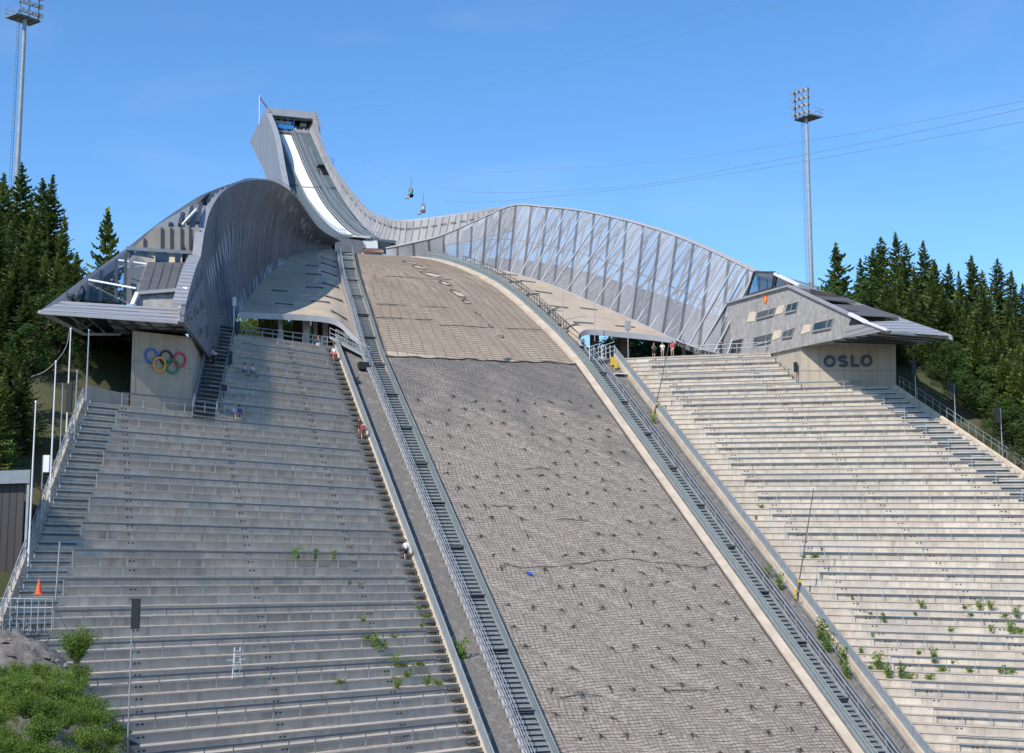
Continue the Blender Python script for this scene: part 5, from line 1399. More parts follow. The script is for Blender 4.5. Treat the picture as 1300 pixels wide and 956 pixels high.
# ------------------------------------------------------------------ weeds growing out of the terraces
def weed(seed, hgt, rad, n):
    rnd = random.Random(seed); c = MB(); st = MB()
    root = thing('weed', None, None, (0, 0, 0))
    for k in range(7):
        a = rnd.uniform(0, 6.28); q = V((math.cos(a)*rad*rnd.uniform(.1, .8), math.sin(a)*rad*.5*rnd.uniform(.1, .8), hgt*rnd.uniform(.5, 1.05)))
        st.tube([V((q.x*.2, q.y*.2, 0)), q], [.015, .006], 4)
        for i in range(n//7):
            f = rnd.uniform(.05, 1.05); p = V((q.x*(.2+.8*f), q.y*(.2+.8*f), q.z*f))+V((rnd.gauss(0, .2)*rad, rnd.gauss(0, .12)*rad, 0))
            s = rnd.uniform(.12, .24); u = V((rnd.uniform(-1, 1), rnd.uniform(-1, 1), rnd.uniform(-.1, 1))).normalized(); v = u.cross(V((rnd.uniform(-1, 1), -1, .2))).normalized()
            c.add([p-u*s*.5, p+v*s*.22, p+u*s*.5, p-v*s*.22], [(0, 1, 2, 3)])
    c.build('leaves', M['weedleaf'], root); st.build('stalks', M['weedleaf'], root)
    return root
wp = [weed(61, .9, .5, 130), weed(62, .45, .8, 120), weed(63, 1.3, .7, 230), weed(64, .3, .45, 50)]
def on_stand(side, px, py):
    if side == 'L': n_ = RLv.cross(AX*.848+UP*.53); return hitp(px, py, H(0, 0, -.53), n_)
    n_ = RRv.cross(AX*.848+UP*.53); return hitp(px, py, H(0, 34.3, -.53), n_)
def weed_at(side, px, py, k, sc, label, group):
    p = on_stand(side, px, py); o = wp[k]
    c = o if o.name not in used else copy_tree(o); used.add(o.name)
    rz = .645 if side == 'L' else .60
    # put the foot on the tread under this spot
    z = p.z-OFF; kk = round((z+17.6)/rz); c.location = (p.x, p.y, OFF-17.6+kk*rz+.01)
    if True:
        e = (AX*.8813-HX*.4723) if side == 'L' else (AX*.791+HX*.612)
        c.location = V(c.location)+e*(kk*rz-17.6-z)*1.41+e*.12
    c.scale = (sc,)*3; c.rotation_euler = (0, 0, random.uniform(0, 6.28)); tag(c, label, 'weed', group)
weed_at('L', 381, 716, 2, 1.0, 'leftmost and bushiest of the three weeds in one row of the ringed grandstand', None)
weed_at('L', 404, 716, 0, 1.2, 'middle one of the three weeds in one row of the ringed grandstand', None)
weed_at('L', 428, 716, 0, 1.1, 'rightmost and thinnest of the three weeds in one row of the ringed grandstand', None)
gwl = 'green weed growing from the lower steps of the ringed grandstand near its inner fence'
for (px, py, k, s) in ((476, 822, 2, 1.1), (490, 826, 1, 1.2), (466, 812, 1, 1.), (502, 845, 2, .9), (515, 850, 1, 1.3), (530, 842, 1, 1.1), (505, 815, 3, 1.2), (540, 800, 3, 1.2), (545, 788, 1, .8), (463, 790, 3, 1.3), (520, 862, 1, 1.2), (540, 868, 0, 1.), (431, 866, 1, .8), (448, 748, 0, .7), (460, 746, 3, 1.), (535, 776, 3, 1.), (500, 870, 2, .8), (555, 868, 1, 1.)):
    weed_at('L', px, py, k, s, gwl, 'weeds on the left steps')
gwr = 'small green weed sprouting from a joint of the sunlit OSLO grandstand'
for (px, py, k, s) in ((966, 648, 3, 1.2), (960, 660, 0, .6), (1034, 712, 1, .9), (1043, 702, 0, .6), (1020, 712, 3, 1.), (1122, 790, 0, 1.), (1105, 783, 3, 1.), (1170, 770, 0, .9), (1162, 786, 3, 1.1), (1244, 772, 2, .7), (1258, 776, 0, .9), (1233, 778, 3, 1.2), (1276, 786, 1, .8), (1292, 786, 2, .8), (1258, 798, 0, .8), (1282, 805, 2, .9), (1295, 806, 1, 1.), (1117, 850, 2, 1.2), (1128, 862, 2, 1.), (1105, 846, 1, .8), (1143, 866, 2, 1.1), (1155, 860, 1, 1.), (1185, 846, 2, 1.), (1196, 852, 1, .9), (1166, 836, 3, 1.3), (1232, 852, 3, 1.2), (1274, 852, 0, .8), (1284, 854, 1, .8), (1270, 860, 3, 1.2), (1210, 838, 3, 1.), (1093, 833, 1, .9), (1180, 862, 1, .9), (1082, 765, 3, 1.), (1207, 800, 3, 1.2), (1225, 770, 3, 1.2), (1108, 814, 0, .6)):
    weed_at('R', px, py, k, s, gwr, 'weeds on the right steps')
bl = 'low green weeds between the right stairway and the border wall'
for i, (s_, w_, sc) in enumerate(((-4, 32.6, 1.), (-5.5, 33., 1.2), (-12, 33.2, 1.5), (-13.5, 32.8, 1.4), (-15, 33.4, 1.3), (-16.5, 33., 1.2), (22, 32.9, .9))):
    c = copy_tree(wp[2]); c.location = H(s_, w_, prof(s_)-.2); c.scale = (sc,)*3; c.rotation_euler = (0, 0, i); tag(c, bl, 'weed', 'weeds beside the right stairway')
c = copy_tree(wp[2]); c.location = H(-13.2, .95, prof(-13.2)-.2); c.scale = (1.3,)*3; tag(c, 'single leafy weed between the left fence and the left stairway', 'weed')
if 'group' in c: del c['group']
# ------------------------------------------------------------------ floodlight masts
def mast(px0, py0, px1, py1, Y, label, headdir, base):
    b = at(px0, py0, Y); t = at(px1, py1, Y); axis = (t-b).normalized(); foot = V((b.x, b.y, base+OFF))
    o = thing('floodlight_mast', label, 'floodlight mast', foot)
    m = MB(); top = V((foot.x, foot.y, t.z))
    m.tube([foot, lerp(foot, top, .5), top], [.44, .37, .27], 12); m.build('pole', M['galv'], o)
    c = top; f = headdir.normalized(); g = V((-f.y, f.x, 0))
    p = MB()
    p.box(c+UP*.1-f*.5, f*1.3, g*1.7, UP*.10)
    for i in range(5): p.beam(c+g*(i-2)*.9-f*1.8, c+g*(i-2)*.9+f*.8, .1, .14)
    p.build('platform', M['galv_dull'], o)
    r = MB()
    cor = [c-f*1.75-g*1.95, c-f*1.75+g*1.95, c+f*.2+g*1.95]
    for dz in (.6, 1.2): r.tube([q+UP*dz for q in [c+f*.2-g*1.95]+cor], .035, 5)
    for q in cor+[c+f*.2-g*1.95, c-f*1.75]: r.tube([q, q+UP*1.2], .04, 5)
    r.build('rail', M['galv'], o)
    fr = MB()
    for gx in (-1.4, 0, 1.4): fr.beam(c+g*gx+f*.9, c+g*gx+f*.9+UP*4.4, .12, .12, f)
    for z in (.5, 1.7, 2.9, 4.1): fr.beam(c-g*1.65+f*.9+UP*z, c+g*1.65+f*.9+UP*z, .10, .10)
    fr.build('light_frame', M['galv_dull'], o)
    for iz_, z in enumerate((.5, 1.7, 2.9, 4.1)):
        for ig in range(4):
            q = c+g*(-1.4+ig*.93)+f*1.25+UP*(z+.1); d = (f*.8-UP*.5+g*(ig-1.5)*.12).normalized()
            l = MB(); l.tube([q-d*.32, q-d*.1, q+d*.22, q+d*.30], [.12, .25, .32, .34], 10)
            h_ = l.build('floodlight', M['galv_dull'], o)
            l = MB(); l.tube([q+d*.27, q+d*.32], [.30, .28], 10); l.build('lens', M['white'], h_)
    ld = MB(); s = foot-g*.75; e = V((s.x, s.y, top.z-.3))
    ld.tube([s, e], .035, 5); ld.tube([s-g*.35, e-g*.35], .035, 5)
    z = foot.z
    while z < e.z: ld.beam(V((s.x, s.y, z)), V((s.x, s.y, z))-g*.35, .03, .03); z += .5
    ld.build('ladder', M['galv_dull'], o)
    return o
mast(22, 214, 32, 24, 178, 'tall steel floodlight mast rising from the spruces at the left edge', V((.80, -.6, 0)), 14)
mast(1030, 357, 1022.5, 150, 215, 'tall steel floodlight mast rising behind the OSLO pavilion', V((-.82, -.57, 0)), 21)

# ------------------------------------------------------------------ zip line and cables
M['cable'] = mat('grey_cable', (.20, .25, .32), .6)
def cable(p, q, sag, label, r=.018):
    m = MB(); m.tube([lerp(p, q, i/40)-UP*sag*4*(i/40)*(1-i/40) for i in range(41)], r, 4)
    tag(m.build('cable', M['cable']), label, 'cable', 'zip line cables')
def through(p, pix, q):        # a hanging cable from p to q that passes the given (px, py, Y) stations
    pts = [p]+[at(*k) for k in pix]+[q]
    return sampler(pts, 48)
def cable2(pts, label, r=.018):
    pts = list(pts)+[pts[-1]+(pts[-1]-pts[-3])*8]
    m = MB(); m.tube(pts, r*.7, 4); tag(m.build('cable', M['cable']), label, 'cable', 'zip line cables')
cable2(through(ons(388, 150, 171), [(560, 212, 225), (680, 215, 190), (820, 207, 155), (960, 189, 128), (1120, 163, 100)], at(1330, 122, 76)), 'uppermost of the cables passing behind the right floodlight mast')
cable2(through(ons(350, 141, 176), [(470, 136, 220), (640, 104, 165), (800, 62, 125)], at(1060, -14, 85)), 'faint cable rising steeply from the tower to the top of the sky', .012)
cable2(through(ons(352, 139, 176), [(650, 85, 165), (800, 45, 125)], at(1000, -14, 88)), 'second faint cable high above the tower, ending left of the first', .012)

# ------------------------------------------------------------------ people
SKIN = {'light': mat('skin_light', (.55, .34, .25), .6), 'tan': mat('skin_tan', (.42, .25, .17), .6)}
CL = {}
def cloth(c):
    k = tuple(c)
    if k not in CL: CL[k] = mat('cloth_%d' % len(CL), k, .8, var=tuple(x*.8 for x in k), scale=8)
    return CL[k]
HAIR = [mat('hair_dark', (.02, .014, .01), .6), mat('hair_fair', (.30, .19, .08), .6), mat('hair_brown', (.07, .04, .02), .6)]
def skin_obj(name, V_, E_, Rr, m, parent, lv=1):
    me = bpy.data.meshes.new(name); o = bpy.data.objects.new(name, me); COL.objects.link(o); o.parent = parent
    me.from_pydata(V_, E_, []); me.materials.append(m)
    md = o.modifiers.new('skin', 'SKIN')
    if not me.skin_vertices: 
        bm = bmesh.new(); bm.from_mesh(me); bm.verts.layers.skin.verify(); bm.to_mesh(me); bm.free()
    sv = me.skin_vertices[0].data
    for i, r in enumerate(Rr): sv[i].radius = (r, r) if not isinstance(r, tuple) else r; sv[i].use_root = (i == 0)
    md.use_smooth_shade = True
    s = o.modifiers.new('sub', 'SUBSURF'); s.levels = lv; s.render_levels = lv
    return o
def person(loc, rz, pose, shirt, pants, label, long_=False, hair=0, hs=1.75, skin='light', group=None, bag=None, helmet=None):
    """faces local -Y"""
    o = thing('person', label, 'person', loc, group); o.rotation_euler = (0, 0, rz); k = hs/1.75; o.scale = (k,)*3
    J = {}
    J['pel'] = (0, 0, .95); J['wst'] = (0, .0, 1.10); J['chs'] = (0, .02, 1.32); J['nck'] = (0, .0, 1.48); J['hd0'] = (0, -.02, 1.57); J['hd1'] = (0, -.03, 1.70)
    for sd, n in ((-1, 'l'), (1, 'r')):
        J['sh'+n] = (sd*.18, .02, 1.42); J['el'+n] = (sd*.24, .04, 1.14); J['wr'+n] = (sd*.25, -.06, .90); J['hn'+n] = (sd*.25, -.10, .81)
        J['hp'+n] = (sd*.10, 0, .90); J['kn'+n] = (sd*.11, -.02, .50); J['an'+n] = (sd*.11, .02, .09); J['to'+n] = (sd*.13, -.14, .04)
    if pose == 'walk':
        J['knl'] = (-.10, -.20, .56); J['anl'] = (-.10, -.12, .20); J['tol'] = (-.11, -.28, .17); J['knr'] = (.11, .06, .50); J['anr'] = (.11, .20, .10); J['tor'] = (.12, .06, .04)
        J['ell'] = (-.25, .14, 1.16); J['wrl'] = (-.25, .06, .94); J['hnl'] = (-.24, .02, .86); J['elr'] = (.25, -.08, 1.15); J['wrr'] = (.24, -.26, 1.0); J['hnr'] = (.23, -.33, .95)
    if pose in ('sit', 'hang'):
        dz = -.50 if pose == 'sit' else 0
        for n, sd in (('l', -1), ('r', 1)):
            J['kn'+n] = (sd*.14, -.44, .93+(.06 if pose == 'hang' else 0)); J['an'+n] = (sd*.15, -.48 if pose == 'sit' else -.60, .50); J['to'+n] = (sd*.16, -.66 if pose == 'sit' else -.78, .45)
            J['el'+n] = (sd*.26, -.08, 1.16); J['wr'+n] = (sd*.18, -.30, 1.02); J['hn'+n] = (sd*.15, -.38, .99)
        if pose == 'hang':
            for n, sd in (('l', -1), ('r', 1)): J['el'+n] = (sd*.25, -.18, 1.58); J['wr'+n] = (sd*.10, -.16, 1.82); J['hn'+n] = (sd*.07, -.15, 1.90)
        J = {q: (a, b, c+dz) for q, (a, b, c) in J.items()}
    if pose == 'lean':
        for n, sd in (('l', -1), ('r', 1)): J['el'+n] = (sd*.27, -.10, 1.18); J['wr'+n] = (sd*.20, -.34, 1.10); J['hn'+n] = (sd*.18, -.42, 1.10)
    Rd = dict(pel=.14, wst=.125, chs=.15, nck=.058, hd0=.085, hd1=.088)
    for n in 'lr': Rd.update({'sh'+n: .066, 'el'+n: .043, 'wr'+n: .031, 'hn'+n: .038, 'hp'+n: .095, 'kn'+n: .062, 'an'+n: .042, 'to'+n: .036})
    def part(name, names, edges, inf, m, lv=1):
        ix = {q: i for i, q in enumerate(names)}
        return skin_obj(name, [J[q] for q in names], [(ix[a], ix[b]) for a, b in edges], [Rd[q]+inf for q in names], m, o, lv)
    core = [('pel', 'wst'), ('wst', 'chs'), ('chs', 'nck'), ('nck', 'hd0'), ('hd0', 'hd1')]
    lim = []
    for n in 'lr': lim += [('chs', 'sh'+n), ('sh'+n, 'el'+n), ('el'+n, 'wr'+n), ('wr'+n, 'hn'+n), ('pel', 'hp'+n), ('hp'+n, 'kn'+n), ('kn'+n, 'an'+n), ('an'+n, 'to'+n)]
    part('body', list(J.keys()), core+lim, 0, SKIN[skin])
    part('shirt', ['pel', 'wst', 'chs', 'shl', 'ell', 'shr', 'elr'], [('pel', 'wst'), ('wst', 'chs'), ('chs', 'shl'), ('chs', 'shr'), ('shl', 'ell'), ('shr', 'elr')], .028, cloth(shirt))
    pj = ['pel', 'hpl', 'knl', 'hpr', 'knr']; pe = [('pel', 'hpl'), ('hpl', 'knl'), ('pel', 'hpr'), ('hpr', 'knr')]
    if long_: pj += ['anl', 'anr']; pe += [('knl', 'anl'), ('knr', 'anr')]
    part('trousers' if long_ else 'shorts', pj, pe, .032, cloth(pants))
    # hair cap (or helmet), face details
    hx, hy, hz = J['hd1']; c = MB(); rows = []
    for i in range(7):
        a = i/6*R(105); rows.append([V((hx+math.sin(a)*math.cos(b)*.112, hy+.018+math.sin(a)*math.sin(b)*.118, hz+.0+math.cos(a)*.125-(0 if math.sin(b) > -.2 else -.035*math.sin(a)))) for b in [2*math.pi*j/12 for j in range(13)]])
    c.grid(rows); me = c.build('helmet' if helmet else 'hair', cloth(helmet) if helmet else HAIR[hair]); me.parent = o
    c = MB()
    for sd in (-1, 1): c.box((hx+sd*.035, hy-.085, hz-.04), (.014, 0, 0), (0, .008, 0), (0, 0, .008))
    c.box((hx, hy-.10, hz-.075), (.013, 0, 0), (0, .018, 0), (0, 0, .022)); c.box((hx, hy-.082, hz-.125), (.028, 0, 0), (0, .006, 0), (0, 0, .007))
    f = c.build('face', SKIN['tan']); f.parent = o
    c = MB()
    for n in 'lr':
        a, b = V(J['an'+n]), V(J['to'+n]); c.tube([a-UP*.02+(a-b)*.3, lerp(a, b, .5)-UP*.015, b+(b-a)*.3], [.05, .06, .045], 8)
    f = c.build('shoes', cloth((.25, .25, .27))); f.parent = o
    if bag:
        c = MB(); q = V(J['chs']); c.box(q+V((0, .20, -.08)), (.14, 0, 0), (0, .09, 0), (0, 0, .21)); f = c.build('backpack', cloth(bag)); f.parent = o
    return o
def feet(px, py, w_=.55):     # on the left inner stair, beside the fence
    p = onw(px, py, -w_); s, ww, z = hill(p); s2 = (z+.53)/.625; k = round((z+17.6)/.645); zz = -17.6+k*.645
    return H((zz+.53)/.625+.12-.0, -w_-.0, zz+.01)
UPH = math.pi+R(18)-.0
person(feet(521, 708, .75), UPH, 'walk', (.80, .80, .80), (.02, .025, .07), 'person in white top and dark shorts climbing the stair beside the left fence', hair=2, hs=1.70)
person(feet(464, 560, .75), UPH, 'walk', (.50, .05, .09), (.28, .14, .10), 'person in red shirt with rucksack climbing the stair beside the left fence', hair=0, bag=(.45, .06, .10), hs=1.72)
person(feet(462, 548, .85), UPH, 'walk', (.06, .04, .05), (.08, .05, .05), 'dark clothed person with long black hair just ahead of the red shirted climber', hair=0, hs=1.65)
person(feet(427, 459, .8), R(18), 'walk', (.75, .77, .82), (.60, .08, .07), 'person in white shirt and red shorts near the top of the left fence stair', hair=2, hs=1.78)
person(feet(411, 446, 2.2), R(-50), 'stand', (.03, .07, .38), (.72, .72, .72), 'person in blue shirt and white shorts standing on the top terrace of the ringed stand', hair=1, hs=1.78)
def seat(px, py):
    p = on_stand('L', px, py); k = round((p.z-OFF+17.6)/.645); e = (AX*.8813-HX*.4723)
    q = V((p.x, p.y, OFF-17.6+k*.645)); return q+e*((k*.645-17.6)-(p.z-OFF))*1.41+e*.25
RZL = math.atan2(.7, .7)
face = R(18)+math.atan2(.4723, .8813)
person(seat(310, 474), face, 'sit', (.62, .55, .55), (.32, .26, .26), 'left one of two pale dressed people sitting side by side on the upper ringed stand', hair=2)
person(seat(320, 475), face, 'sit', (.70, .62, .62), (.36, .28, .28), 'right one of two pale dressed people sitting side by side on the upper ringed stand', hair=1)
person(seat(297, 529), face, 'sit', (.55, .62, .68), (.28, .30, .36), 'seated person with a bright green cap below the pavilion stair', hair=1, helmet=(.25, .70, .06))
person(seat(303, 529), face, 'sit', (.03, .10, .42), (.30, .07, .07), 'seated person in blue shirt next to the green capped one', hair=0)
p = on_stand('L', 270, 467); k_ = round((p.z-OFF+17.6)/.645)
person(V((p.x, p.y, p.z+.25)), face+.5, 'walk', (.70, .42, .50), (.02, .02, .03), 'person in pink top and black trousers on the stair beside the ringed pavilion', True, 0)
def prom(px, s, z=22.11): q = ons(px, 410, s); a_, b_, _ = hill(q); return H(a_, b_, z)
person(prom(300.5, 37), R(40), 'stand', (.02, .02, .025), (.02, .02, .025), 'person all in black at the left corner of the left passage', True, 0)
person(prom(310, 41), R(30), 'lean', (.04, .12, .38), (.04, .06, .15), 'person in a blue shirt leaning on the rail in the left passage', True, 0)
person(prom(318, 43), R(-20), 'stand', (.05, .22, .50), (.10, .12, .2), 'person in light blue standing in the left passage, right of the leaning one', True, 2)
person(prom(323, 40), R(60), 'lean', (.03, .05, .12), (.03, .05, .12), 'person in navy at the rail of the left passage, nearest the lit bushes', True, 0)
person(prom(829.5, 34.5, 22.11), R(10), 'lean', (.10, .08, .07), (.03, .03, .035), 'leftmost of four people at the right promenade rail, dressed in dark colours', False, 1)
person(prom(840.5, 33.5, 22.11), R(0), 'lean', (.78, .76, .74), (.55, .45, .42), 'fair haired person in white at the right promenade rail', False, 1)
person(prom(853, 32.5, 22.11), R(-5), 'lean', (.65, .05, .07), (.50, .42, .36), 'person in a red shirt at the right promenade rail', False, 0)
person(prom(867.5, 31.5, 22.11), R(-10), 'lean', (.03, .035, .06), (.03, .03, .04), 'rightmost of four people at the right promenade rail, in navy', True, 0)
person(prom(914.5, 29.5, 22.11), R(0), 'lean', (.05, .05, .08), (.02, .03, .06), 'lone person in dark clothes where the mesh wall meets the OSLO pavilion', True, 1)
q = ons(1098, 414, 7.5); person(V((q.x, q.y, q.z-1.45)), R(-10), 'lean', (.40, .30, .22), (.2, .2, .2), 'fair haired person looking over the nose of the OSLO pavilion', False, 1)
q = ons(1114, 411, 6.5); person(V((q.x, q.y, q.z-1.45)), R(-10), 'lean', (.42, .42, .48), (.2, .2, .2), 'person in pale shirt on the gallery of the OSLO pavilion', False, 0)
zp = iz(170)+.62
for i, (w_, c1, l_) in enumerate(((12.6, (.05, .05, .2), 'person in dark blue behind the blue start board of the tower'), (13.6, (.5, .08, .06), 'person in red behind the blue start board of the tower'), (14.9, (.1, .1, .1), 'person in black behind the blue start board of the tower'),
                                  (16.6, (.7, .7, .7), 'leftmost visitor on the tower balcony, in white'), (17.5, (.06, .06, .07), 'visitor in black on the tower balcony, second from its left'), (18.4, (.55, .35, .25), 'visitor in tan on the tower balcony, middle of the group'), (19.2, (.05, .3, .5), 'visitor in turquoise on the tower balcony'), (19.9, (.6, .25, .05), 'visitor in orange at the right end of the tower balcony'))):
    person(H(172.2 if i > 2 else 171.6, w_, zp-.1), R(18), 'stand', c1, (.05, .05, .07), l_, True, i % 3)
# the two riders hanging under the cables
def rider(px, py, Y, shirt, pants, label, helmet, bag=None):
    c = at(px, py, Y); o = person(c-UP*1.15, R(-35), 'hang', shirt, pants, label, False, 0, 1.8, helmet=helmet)
    return o
r1 = rider(522, 246, 150, (.02, .30, .33), (.01, .01, .015), 'upper zip line rider in dark shorts and teal top, hanging in the sky', (.05, .10, .16))
r2 = rider(537.5, 266, 152, (.35, .50, .52), (.50, .40, .36), 'lower zip line rider with pale clothes and teal helmet, hanging in the sky', (.03, .22, .26))
for r_, lab in ((r1, 'thin sling rope above the upper zip line rider'), (r2, 'thin sling rope above the lower zip line rider')):
    m = MB(); p = V(r_.location)+UP*1.9; m.tube([p, p+UP*1.0], .02, 4)
    tag(m.build('sling', M['darksteel']), lab, 'sling')
for r_, a_st, pix, en, lab in ((r1, ons(392, 158, 168), [(600, 244, 142), (792, 237, 126), (960, 208, 108), (1120, 177, 92)], at(1330, 131, 78), 'zip line cable carrying the upper rider'),
                               (r2, ons(396, 163, 165), [(600, 257, 144), (792, 240, 127), (960, 215, 110), (1120, 187, 94)], at(1330, 149, 80), 'zip line cable carrying the lower rider')):
    p = V(r_.location)+UP*2.95
    cable2(sampler([a_st, lerp(a_st, p, .5)-UP*1.4, p], 20)+sampler([p]+[at(*k) for k in pix]+[en], 36)[1:], lab, .02)

# ------------------------------------------------------------------ flagpoles and loudspeaker poles, left
def pole(px0, py0, px1, py1, Y, r, label, cat='flagpole', name='flagpole', m='white', group=None, ball=True):
    b = at(px0, py0, Y); t = at(px1, py1, Y); b = V((t.x, t.y, min(b.z, terr(t.x, t.y)+OFF)))
    o = thing(name, label, cat, b, group); c = MB(); c.tube([b-UP*.6, lerp(b, t, .5), t], [r, r*.85, r*.6], 8); c.build('pole', M[m], o)
    if ball: c = MB(); c.tube([t-UP*.02, t+UP*.06, t+UP*.14], [r*.9, r*1.2, r*.4], 8); c.build('finial', M[m], o)
    return o, b, t
pole(31, 700, 45.5, 511, 97, .075, 'white flagpole nearest the dark hut, with a round finial')
pole(57, 620, 71, 460, 105, .075, 'second white flagpole from the dark hut, beside the stand stair')
o, b, t = pole(84, 565, 90, 418, 113, .075, 'tallest looking white flagpole, with a loose rope blowing from its top')
c = MB(); q = [t+V((-.1, 0, 0)), at(84, 440, 113), at(72, 458, 113), at(56, 472, 113), at(40, 478, 113)]; c.tube(sampler(q, 20), .025, 4); c.build('halyard', M['palegrey'], o)
pole(93, 560, 98, 472, 114, .08, 'thin bluish flagpole near the top corner of the ringed stand', m='galv')
pole(107, 505, 113, 420, 121, .08, 'farthest flagpole, beside the cage below the ringed pavilion', m='galv')
def spk(px0, py0, px1, py1, Y, dx, label, box, group=None, hh=1.5, m='black'):
    o, b, t = pole(px0, py0, px1, py1, Y, .06, label, 'loudspeaker pole', 'loudspeaker_pole', 'galv', group, False)
    c = MB(); c.box(lerp(t, t-UP*2*hh, .5)+V((dx, -.05, 0)), V((.20, 0, 0)), V((0, .16, 0)), UP*hh); c.build('loudspeaker', M[m], o)
    return o
spk(74, 600, 80, 487, 108, .55, 'grey loudspeaker pole with a black column, between the left flagpoles', 1, None, 1.1)
spk(49, 645, 55, 578, 101, .30, 'short pole with a white column loudspeaker, next to the dark hut', 1, None, .6, 'white')
spk(1164, 521, 1161, 458, on_stand('R', 1160, 516).y-.2, -.1, 'leftmost loudspeaker pole on the outer edge of the OSLO stand', 1, None, .75)
spk(1214, 546, 1211, 486, on_stand('R', 1206, 541).y-.2, -.35, 'middle loudspeaker pole on the outer edge of the OSLO stand', 1, None, .75)
spk(1275, 584, 1270, 518, on_stand('R', 1262, 577).y-.2, -.35, 'rightmost loudspeaker pole on the outer edge of the OSLO stand', 1, None, .75)
spk(1012, 492, 1012, 460, 158, -.2, 'small black lamp box on a pole beside the OSLO plinth', 1, None, .55)
o = spk(160, 872, 169, 760, 76, .18, 'large black column loudspeaker on a grey pole, in front of the ringed stand', 1, None, .78)
# outer fence of the right stand
fb_ = thing('edge_fence', 'thin wire fence along the grassy outer edge of the OSLO stand', 'fence', at(1220, 545, 146))
c = MB(); E0 = [eR(z)+RRv*(tR(z)+.5) for z in (17, 14, 11, 8, 5, 2)]
E0 = sampler(E0, 26)
for dz in (1.2, .7): c.tube([p+UP*dz for p in E0], .03, 5)
for p in E0: c.tube([p-UP*.8, p+UP*1.2], .035, 5)
c.build('rails_and_posts', M['galv_dull'], fb_)
# outer fence of the left stand
fb_ = thing('edge_fence', 'steel handrail along the outer stair of the ringed stand', 'fence', at(70, 640, 112))
c = MB(); E0 = sampler([eL(z)-RLv*(tL(z)+.12)+UP*.05 for z in (-8, -5, -2.6, 0, 3, 6, 9, 11.4)], 24)
for dz in (1.15, .65): c.tube([p+UP*dz for p in E0], .04, 5)
for p in E0: c.tube([p-UP*.5, p+UP*1.15], .04, 5)
c.build('rails_and_posts', M['galv'], fb_)
# stair between the ringed pavilion and the stand
ps = thing('pavilion_stair', 'narrow steel stair with dark open treads climbing beside the ringed pavilion', 'stair', on_stand('L', 262, 540))
c = MB(); hr = MB(); n = 24
a0, a1 = on_stand('L', 244, 533), on_stand('L', 270, 416); b0, b1 = on_stand('L', 274, 537), on_stand('L', 299, 420)
for i in range(n):
    l, r_ = lerp(a0, a1, i/(n-1))+UP*.42, lerp(b0, b1, i/(n-1))+UP*.42
    d = (a1-a0); d = V((d.x, d.y, 0)).normalized()
    c.slab([l, r_, r_+d*.40, l+d*.40], -UP*.05); 
    c.slab([l-UP*.06+d*.15, r_-UP*.06+d*.15, r_-UP*.3+d*.15, l-UP*.3+d*.15], d*.03, 1)
c.build('treads', [M['galv_dull'], M['black']], ps)
for A_, B_ in ((a0, a1), (b0, b1)):
    for dz in (1.5, 1.0): hr.tube([A_+UP*dz, B_+UP*dz], .04, 5)
    for i in range(13): p = lerp(A_, B_, i/12); hr.tube([p, p+UP*1.5], .035, 5)
hr.build('handrail', M['galv_dull'], ps)
for i, (px, py) in enumerate(((301, 427), (291, 466), (284, 505))):
    p = on_stand('L', px, py); c = MB(); c.box(p+UP*.95, RL*.28, V((.1, -.15, 0)), UP*(.62 if i < 2 else .3)); c.tube([p, p+UP*.6], .05, 6)
    tag(c.build('loudspeaker', M['black']), ('upper black loudspeaker box beside the pavilion stair', 'middle black loudspeaker box beside the pavilion stair, near the seated pair', 'lowest, smallest black box beside the pavilion stair')[i], 'loudspeaker')
# wire cage and steel stair left of the plinth
cg = thing('wire_cage', 'white wire cage fixed to the left side of the ringed plinth', 'cage', at(158, 455, 140))
c = MB(); q = [at(150.5, 446, 138), at(164, 446, 139), at(164, 463, 139), at(150.5, 463, 138)]
for a, b in zip(q, q[1:]+q[:1]): c.tube([a, b], .05, 5); c.tube([a+V((0, 1, 0)), b+V((0, 1, 0))], .05, 5); c.tube([a, a+V((0, 1, 0))], .05, 5)
for t_ in (.33, .66): c.tube([lerp(q[0], q[1], t_), lerp(q[3], q[2], t_)], .03, 4); c.tube([lerp(q[0], q[3], t_), lerp(q[1], q[2], t_)], .03, 4)
c.tube([at(156, 464, 138), at(165, 478, 139)], .05, 5); c.build('frame', M['white'], cg)
c = MB(); c.slab(q, V((0, 1, 0))); c.build('mesh', mat('wire_mesh', (.5, .52, .55), .5, .5, alpha=.35), cg)
ls = thing('steel_stair', 'dim steel stair left of the ringed plinth, under the pavilion', 'stair', at(135, 485, 140))
c = MB()
for (x0, y0, x1, y1) in ((112, 487, 130, 457), (121, 492, 140, 458), (128, 493, 150, 440)): c.beam(at(x0, y0, 138), at(x1, y1, 146), .14, .2)
for i in range(10): a = lerp(at(112, 489, 138), at(130, 459, 146), i/9); b = lerp(at(126, 492, 138), at(144, 460, 146), i/9); c.slab([a, b, b+V((0, .3, 0)), a+V((0, .3, 0))], -UP*.05)
c.build('flights', M['galv_dull'], ls)
c = MB(); A_ = ons(112, 496, 13.2); F0 = pl_(166, 499)+V((-.2, .1, 0))
w0 = eL(12.6)-RLv*tL(11.6)
c.slab([V((w0.x, w0.y, OFF+10)), V((F0.x, F0.y, OFF+10)), V((F0.x, F0.y, OFF+13.15)), V((w0.x, w0.y, OFF+13.6))], AX*.5); tag(c.build('landing_wall', M['plinth']), 'plain concrete parapet left of the ringed plinth at the top of the outer stair', 'wall')
